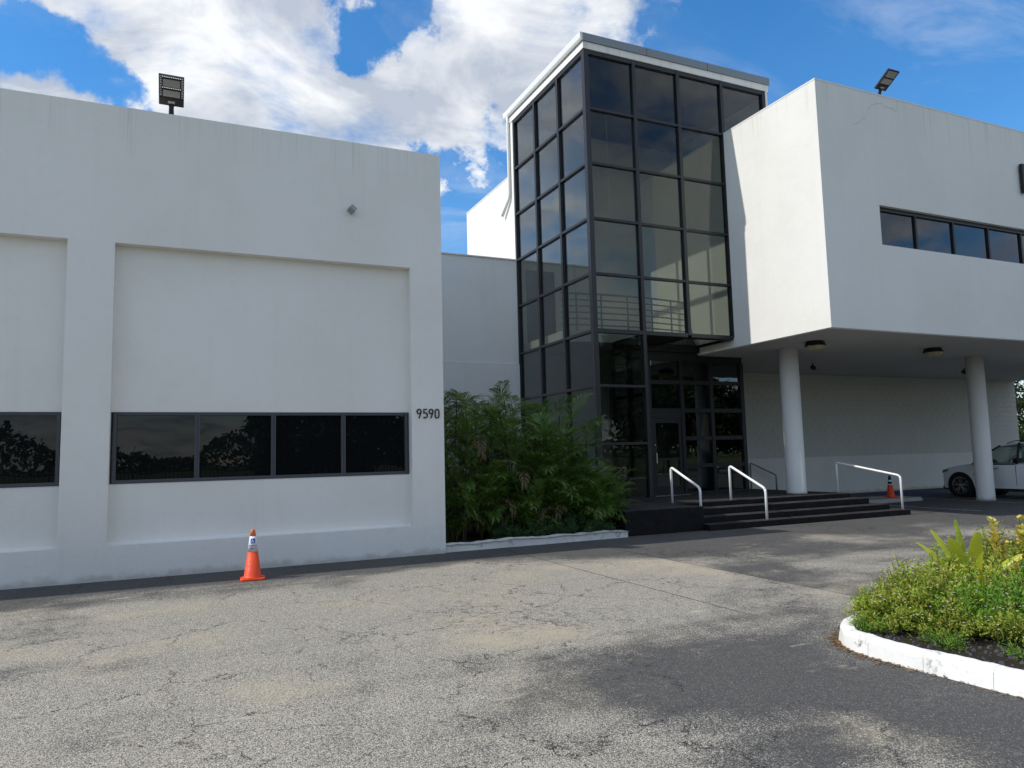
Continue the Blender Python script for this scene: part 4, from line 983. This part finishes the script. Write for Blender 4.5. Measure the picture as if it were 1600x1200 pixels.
FD_ = [frond_mesh(31, .75, 2.8, 'palm_dry', 17, .30, .020), frond_mesh(32, .6, 3.2, 'palm_dry', 15, .26, .018)]
palms = [ # x, y, height, label
 (4.80, 13.15, 2.75, 'palm clump against the corner of the low white building, front row'),
 (5.45, 13.30, 2.85, 'tall palm clump, second from the white building in the front row'),
 (6.10, 13.20, 2.75, 'palm clump, third from the white building in the front row'),
 (6.75, 13.25, 2.55, 'palm clump, fourth from the white building in the front row'),
 (7.35, 13.30, 2.15, 'palm clump, fifth in the front row, leaning to the steps'),
 (7.85, 13.10, 1.45, 'lowest palm clump beside the black cheek block'),
 (5.10, 14.30, 3.20, 'tall palm clump behind the front row next to the white building'),
 (5.85, 14.50, 3.25, 'tallest feathery palm clump in the back row'),
 (6.65, 14.40, 3.25, 'palm clump with upright top in the middle of the back row'),
 (7.35, 14.30, 2.95, 'back row palm clump in front of the tower corner'),
 (7.95, 13.80, 2.35, 'back row palm clump closest to the glass tower'),
]
for i, (x, y, H_, lab) in enumerate(palms):
    r_ = random.Random(500 + i); o = thing('palm_clump', lab, 'palm', (x, y, 0.07), 'palms between the buildings'); nst = 13
    for s_ in range(nst):
        a = r_.uniform(0, 6.283); hh = H_ * (1.0 if s_ == 0 else r_.uniform(.28, 1.0)) - .50; hh = max(hh, .22) if s_ < 10 else r_.uniform(.2, .75)
        bx_, by_ = math.cos(a) * r_.uniform(.02, .30), math.sin(a) * r_.uniform(.02, .30); ln = r_.uniform(.05, .30) * hh / 2
        tx, ty = bx_ + math.cos(a) * ln, by_ + math.sin(a) * ln
        MB().tube([(bx_, by_, 0), ((bx_ * 1.4 + tx * .6) / 2, (by_ * 1.4 + ty * .6) / 2, hh * .5), (tx, ty, hh)], [.014, .012, .010], 6).build('cane', 'cane', o)
        nf = 7
        for k in range(nf):
            az = k * 6.283 / nf + r_.uniform(-.5, .5) + a; t_ = 1.0 - .07 * k * r_.uniform(.5, 1.5)
            if x < 5.2 and math.cos(az) < -0.35: az = r_.uniform(-1.3, 1.3)
            fo = link('frond', r_.choice(FR), o); fo.location = (tx, ty, hh * t_); sc_ = r_.uniform(.75, 1.1) * (1 if H_ > 1.4 else .85)
            if x < 5.2: sc_ *= .8
            fo.scale = (sc_,) * 3; fo.rotation_euler = (r_.uniform(-.25, .25), r_.uniform(-.35, .45), az)
        if s_ % 2 == 0:
            fo = link('dry_frond', r_.choice(FD_), o); fo.location = (tx * .9, ty * .9, max(.35, hh * r_.uniform(.55, .8))); fo.scale = (.9,) * 3; fo.rotation_euler = (0, r_.uniform(.2, .6), r_.uniform(-1.6, 1.0) if x < 5.2 else r_.uniform(0, 6.28))

# ------------------------------------------------------------------ parked car (nose to the wall)
car = thing('parked_car', 'white sport utility car parked nose to the wall behind the right column', 'car', (23.32, 13.70, 0), None, R(90))
# local frame: +x forward, +y left side of the car (world -x), origin mid-wheelbase; front axle at x=1.6
FA, RA, WR, HW = 1.60, -1.22, 0.365, 0.94
def lerp_tab(tab, x):
    for (x0, v0), (x1, v1) in zip(tab, tab[1:]):
        if x0 <= x <= x1: return v0 + (v1 - v0) * (x - x0) / (x1 - x0)
    return tab[0][1] if x < tab[0][0] else tab[-1][1]
top_t = [(-2.15, .98), (-2.0, 1.06), (.5, 1.035), (1.0, 1.03), (1.6, .985), (2.05, .90), (2.27, .80), (2.37, .66)]
bot_t = [(-2.15, .42), (-1.9, .30), (1.95, .27), (2.3, .27), (2.37, .36)]
hw_t = [(-2.15, .78), (-1.95, .89), (-1.2, HW), (1.6, HW), (2.0, .89), (2.25, .78), (2.37, .60)]
xs_ = sorted(set([round(-2.15 + .07 * i, 3) for i in range(65)] + [2.37, FA, RA])); rows = []
for x in xs_:
    zt_, zb_, hw_ = lerp_tab(top_t, x), lerp_tab(bot_t, x), lerp_tab(hw_t, x)
    for ax_ in (FA, RA):
        dxx = abs(x - ax_); ra_ = 0.435
        if dxx < ra_: zb_ = max(zb_, .36 + math.sqrt(ra_ * ra_ - dxx * dxx) * .98)
    flare = sum(max(0, 1 - (abs(x - a_) / .5) ** 2) for a_ in (FA, RA)) * .018
    pr_ = []
    for k in range(9):
        f_ = k / 8; z = zb_ + (zt_ - zb_) * f_; zn = (z - .3) / .75
        y = hw_ * (1 - .05 * max(0, .35 - zn) - .035 * max(0, zn - .45) ** 1.2 * 2) + flare * (1 - zn * .5) - (.05 * max(0, f_ - .86) / .14 if f_ > .86 else 0)
        pr_.append((x, y, z))
    rows.append(pr_)
q = MB(); nR = len(rows); K = 9; crown = 5
for pr_ in rows:
    for p_ in pr_: q.v.append(p_)
    x, y, z = pr_[-1]
    for k in range(1, crown): q.v.append((x, y * (1 - 2 * k / crown), z + .035 * math.sin(math.pi * k / crown)))
    for p_ in reversed(pr_): q.v.append((p_[0], -p_[1], p_[2]))
tot = 2 * K + crown - 1
for i in range(nR - 1):
    for k in range(tot - 1): q.f.append((i * tot + k, i * tot + k + 1, (i + 1) * tot + k + 1, (i + 1) * tot + k))
q.f.append(tuple(range(tot))); q.f.append(tuple((nR - 1) * tot + k for k in reversed(range(tot))))
q.build('body', 'carpaint', car, True)
# roof shell, pillars
rt_ = [(-2.1, 1.25), (-1.9, 1.50), (-1.4, 1.63), (-.5, 1.675), (.1, 1.655), (.45, 1.56), (1.18, 1.05)]
def cab(x): return lerp_tab(rt_, x)
q = MB(); xr_ = [-1.95, -1.7, -1.3, -.9, -.5, -.1, .2, .42]
for x in xr_:
    z = cab(x)
    for y in (-.68, -.60, -.3, 0, .3, .60, .68): q.v.append((x, y, z + .03 * (1 - (y / .68) ** 2) - (.03 if abs(y) > .65 else 0)))
    for y in (.66, .3, 0, -.3, -.66): q.v.append((x, y, z - .05))
for i in range(len(xr_) - 1):
    for k in range(12): q.f.append((i * 12 + k, i * 12 + (k + 1) % 12, (i + 1) * 12 + (k + 1) % 12, (i + 1) * 12 + k))
q.f.append(tuple(range(12))); q.f.append(tuple((len(xr_) - 1) * 12 + k for k in reversed(range(12))))
q.build('roof', 'carpaint', car, True)
for s_ in (-1, 1):
    MB().tube([(1.20, s_ * .86, 1.02), (.82, s_ * .80, 1.32), (.42, s_ * .68, 1.575)], [.035, .03, .03], 8).build('pillar', 'carpaint' if s_ < 0 else 'black', car, True)
    MB().tube([(-.12, s_ * .87, 1.02), (-.14, s_ * .68, 1.65)], .035, 8).build('pillar', 'black', car, True)
    MB().tube([(-1.25, s_ * .87, 1.02), (-1.3, s_ * .68, 1.62)], .04, 8).build('pillar', 'black', car, True)
    MB().tube([(-2.05, s_ * .82, 1.03), (-1.95, s_ * .66, 1.48)], .06, 8).build('pillar', 'carpaint', car, True)
    MB().tube([(-1.6, s_ * .64, 1.60), (-1.45, s_ * .63, 1.68), (.0, s_ * .62, 1.715), (.25, s_ * .62, 1.64)], .014, 6).build('roof_rail', 'black', car, True)
    for (xa, xb, ta, tb) in ((-.10, 1.12, -.12, .44), (-1.22, -.14, -1.27, -.16), (-2.0, -1.28, -1.92, -1.32)):
        q = MB(); q.v = [(xa, s_ * .875, 1.03), (xb, s_ * .865, 1.03), (tb, s_ * .685, cab(tb) - .04), (ta, s_ * .685, cab(ta) - .04)]; q.f = [(0, 1, 2, 3)]; q.build('side_window', 'glass_car', car)
    MB().box(-.07, 1.14, s_ * .872 - .012, s_ * .872 + .012, 1.005, 1.035).build('window_trim', 'black', car)
    MB().box(.38, .58, s_ * .945 - .012, s_ * .945 + .014, .885, .915).build('door_handle', 'grey_metal', car, bevel=.006)
    m_ = MB().box(.88, 1.04, s_ * .90 - (.0 if s_ > 0 else .2), s_ * .90 + (.2 if s_ > 0 else 0), 1.05, 1.19).build('mirror', 'carpaint', car, bevel=.03)
    fv_ = MB().box(-.10, .10, -.008, .008, -.02, .02).build('fender_vent', 'black', car); fv_.rotation_euler = (0, R(-42), 0); fv_.location = (1.06, s_ * .945, .66)
    MB().box(-.9, 1.12, s_ * .90 - .03, s_ * .90 + .035, .22, .30).build('rocker_trim', 'black', car, bevel=.01)
    for xs2 in (-.12, 1.1): MB().box(xs2 - .004, xs2 + .004, s_ * .942 - .004, s_ * .942 + .003, .42, 1.0).build('door_seam', 'black', car)
    q = MB(); q.v = [(2.02, s_ * .885, .80), (2.30, s_ * .72, .74), (2.28, s_ * .72, .83), (2.0, s_ * .875, .885)]; q.v += [(v[0] + .012, v[1] + s_ * .014, v[2]) for v in q.v]
    q.f = [(0, 1, 2, 3), (7, 6, 5, 4), (0, 4, 5, 1), (1, 5, 6, 2), (2, 6, 7, 3), (3, 7, 4, 0)]; q.build('headlight', 'headlamp', car)
q = MB(); q.v = [(1.16, -.80, 1.05), (1.16, .80, 1.05), (.44, .62, 1.575), (.44, -.62, 1.575)]; q.f = [(0, 1, 2, 3)]; q.build('windscreen', 'glass_car', car)
q = MB(); q.v = [(-2.1, -.74, 1.06), (-2.1, .74, 1.06), (-1.98, .6, 1.48), (-1.98, -.6, 1.48)]; q.f = [(0, 1, 2, 3)]; q.build('rear_window', 'glass_car', car)
MB().box(2.30, 2.385, -.45, .45, .45, .70).build('grille', 'black', car, bevel=.02)
MB().box(2.1, 2.34, -.72, .72, .22, .34).build('bumper_lip', 'black', car, bevel=.03)
MB().box(-1.9, 1.95, -.60, .60, .24, .50).build('underbody', 'black', car)
for ax_ in (FA, RA):
    for s_ in (-1, 1):
        c_ = MB().lathe([(.430, 0), (.430, .30)], 24).build('wheel_well', 'black', car)
        c_.rotation_euler = (R(90), 0, 0); c_.location = (ax_, .90 if s_ > 0 else -.60, .37)
for x in (.35, -.75):
    for y in (-.38, .38): MB().prism([(-.28, .5), (.25, .5), (.28, .62), (-.12, .68), (-.22, 1.18), (-.36, 1.2), (-.38, .6)], 'y', y - .24, y + .24).build('seat', 'dark_in', car).location = (x, 0, 0)
sw_ = MB().lathe([(.16, 0), (.185, .012), (.16, .024)], 20).build('steering_wheel', 'black', car); sw_.location = (.80, .38, 1.0); sw_.rotation_euler = (0, R(-65), 0)
MB().box(.85, 1.2, -.75, .75, .7, 1.03).build('dashboard', 'black', car, bevel=.03)
for ax_ in (FA, RA):
    for s_ in (-1, 1):
        wh = MB().lathe([(.19, -.10), (.30, -.115), (.345, -.105), (WR, -.06), (WR, .06), (.345, .105), (.30, .115), (.265, .10), (.26, -.05), (.05, -.06)], 36).build('wheel', 'rubber', car, True)
        wh.location = (ax_, s_ * .835, WR); wh.rotation_euler = (R(-90) * s_, 0, 0)
        q = MB().lathe([(.262, .0), (.262, .098), (.245, .10), (.24, .02)], 36); 
        for k in range(10):
            a = k * math.pi / 5 + (.11 if k % 2 else -.11); c_, s2 = math.cos(a), math.sin(a); b_ = len(q.v)
            for r0, w_ in ((.04, .016), (.25, .016)):
                for sg_ in (-1, 1):
                    for z in (.06, .095 if r0 > .1 else .085): q.v.append((c_ * r0 - s2 * w_ * sg_, s2 * r0 + c_ * w_ * sg_, z))
            q.f += [tuple(b_ + k2 for k2 in f_) for f_ in ((1, 3, 7, 5), (0, 1, 5, 4), (3, 2, 6, 7), (0, 4, 6, 2))]
        q.lathe([(.055, .05), (.055, .095), (.04, .10)], 14); q.build('rim', 'rim', wh)

# ------------------------------------------------------------------ trees, fence and poles (behind the camera: seen in the glass; one tree beyond the block wall)
def tree(name, label, loc, H_, cr_, cz, n, ls, seed, group=None, m='tree_leaf', tr=.16):
    r_ = random.Random(seed); o = thing(name, label, 'tree', loc, group); sm = MB(); q = MB(); tips = []
    th = H_ * .55; sm.tube([(0, 0, 0), (r_.uniform(-.1, .1), r_.uniform(-.1, .1), th * .5), (r_.uniform(-.2, .2), r_.uniform(-.2, .2), th)], [tr, tr * .8, tr * .55], 8)
    for k in range(11):
        a = k * 2.4 + r_.uniform(-.4, .4); z0 = th * r_.uniform(.45, 1.0); tip = Vector((math.cos(a) * cr_ * r_.uniform(.35, .8), math.sin(a) * cr_ * r_.uniform(.35, .8), cz + (H_ - cz) * r_.uniform(-.25, .75)))
        st_ = Vector((0, 0, z0)); mid_ = st_.lerp(tip, .5) + Vector((0, 0, .2)); sm.tube([st_, mid_, tip], [tr * .4, tr * .26, tr * .1], 5); tips += [tip, mid_.lerp(tip, .5)]
    sm.build('trunk', 'bark', o, True)
    ncl = 60; cl = []
    for k in range(ncl):
        if k < len(tips): c_ = tips[k]
        else:
            v = rvec(r_); c_ = Vector((v.x * cr_ * .8, v.y * cr_ * .8, cz + v.z * (H_ - cz) * .8))
        cl.append((c_, r_.uniform(.45, .95) * cr_ * .40))
    for i in range(n):
        c_, rad_ = cl[r_.randrange(ncl)]; v = rvec(r_) * rad_ * (r_.random() ** .45); v.z *= .75
        nr_ = (rvec(r_) + Vector((0, 0, .6))).normalized(); d_ = rvec(r_); d_ = (d_ - nr_ * d_.dot(nr_)).normalized()
        q.leaf(c_ + v, d_, nr_, ls * r_.uniform(.7, 1.3), ls * .55, r_.random())
    q.build('crown', m, o); return o
tree('broadleaf_tree', 'leafy tree glimpsed beyond the right end of the block wall', (47.5, 29.5, 0), 7.2, 3.4, 4.0, 9000, .24, 801, 'background trees')
refl = [(-7.5, -9.0, 9.0, 3.0, 6.4, 3500, 'tree mirrored in the left window of the low building'), (28.5, -14.0, 10.5, 4.2, 6.2, 5200, 'tree mirrored in the lower panes of the glass tower'),
        (7.0, -30.0, 5.6, 3.6, 3.0, 4200, 'rounded tree mirrored in the middle panes of the low window'), (12.0, -31.0, 6.4, 3.8, 3.4, 4200, 'larger rounded tree mirrored in the right panes of the low window'),
        (17.5, -29.0, 5.2, 3.2, 2.9, 3200, 'small tree mirrored at the right end of the low window'), (40.0, -22.0, 9.0, 4.0, 5.4, 4200, 'tree mirrored in the recessed entrance glazing'), (35, -10, 7, 3, 4.2, 3200, 'roadside tree mirrored beside the entrance door')]
for i, (x, y, H_, cr_, cz, n, lab) in enumerate(refl): tree('roadside_tree', lab, (x, y, 0), H_, cr_, cz, n * 5, .40, 820 + i, 'trees across the road')
# distant tree line
r_ = random.Random(77); q = MB()
for i in range(20000):
    a = r_.uniform(-1.25, 1.25); rad_ = r_.uniform(150, 185); x, y = math.sin(a) * rad_ + 10, -math.cos(a) * rad_
    hmax = 6 + 3 * math.sin(a * 17) + 2 * math.sin(a * 41 + 1); z = r_.random() ** .7 * max(2.5, hmax); d_ = rvec(r_); nr_ = rvec(r_)
    if abs(d_.dot(nr_)) > .9: continue
    q.leaf(Vector((x, y, z)), d_, nr_, 1.3, .9, r_.random())
tag(q.build('distant_treeline', 'tree_leaf'), 'far line of trees across the field', 'treeline', None, 'stuff')
# iron fence across the road edge
fe = thing('iron_fence', 'black iron picket fence mirrored in the windows', 'fence', (0, -8.6, 0)); fx0, fx1 = -9.0, 31.0
P(MB().box(fx0, fx1, -8.62, -8.58, 1.32, 1.36), 'fence_rail', 'black', fe); P(MB().box(fx0, fx1, -8.62, -8.58, 0.18, 0.22), 'fence_rail', 'black', fe)
pk = None; x = fx0 + .1; k = 0
while x < fx1:
    if k % 16 == 0: P(MB().box(x - .035, x + .035, -8.635, -8.565, 0, 1.6), 'fence_post', 'black', fe)
    else:
        if pk is None:
            pk = MB().box(-.011, .011, -.011, .011, 0.08, 1.5).build('picket', 'black', fe); pk.location = (x, 0, 0)
        else:
            c_ = pk.copy(); col.objects.link(c_); c_.location = (x, 0, 0)
    x += .15; k += 1
# utility poles and wires
for x, lab in ((-30.0, 'wooden utility pole across the road, far left'), (48.0, 'wooden utility pole across the road, far right')):
    o = thing('utility_pole', lab, 'utility pole', (x, -20, 0), 'utility poles across the road'); MB().tube([(0, 0, 0), (0, 0, 12.5)], [.17, .11], 10).build('pole', 'bark', o, True); MB().box(-.06, .06, -1.1, 1.1, 11.6, 11.75).build('crossarm', 'bark', o)
for i, (dy, z, sag) in enumerate(((-1.0, 11.82, 1.3), (0.0, 10.4, 1.5), (1.0, 11.82, 1.2), (.1, 8.8, 1.7))):
    pts = [(-30 + 78 * k / 24, -20 + dy, z - sag * (1 - (2 * k / 24 - 1) ** 2)) for k in range(25)]
    tag(MB().tube(pts, .028, 5).build('power_line', 'black'), ('power line on the camera side', 'middle power line below the crossarm', 'power line on the road side', 'lowest sagging cable between the utility poles')[(2, 1, 0, 3)[i]], 'power line', 'power lines across the road')
# dark blue building far right behind the tree
db = thing('distant_shed', 'dark blue building far beyond the block wall', 'building', (72, 44, 0))
P(MB().box(60, 90, 44, 52, 0, 2.6), 'wall', mat('blue_grey_wall', (0.06, 0.08, 0.12), .7), db); P(MB().box(59.5, 90.5, 43.6, 52.4, 2.6, 2.95), 'roof', 'coping', db)
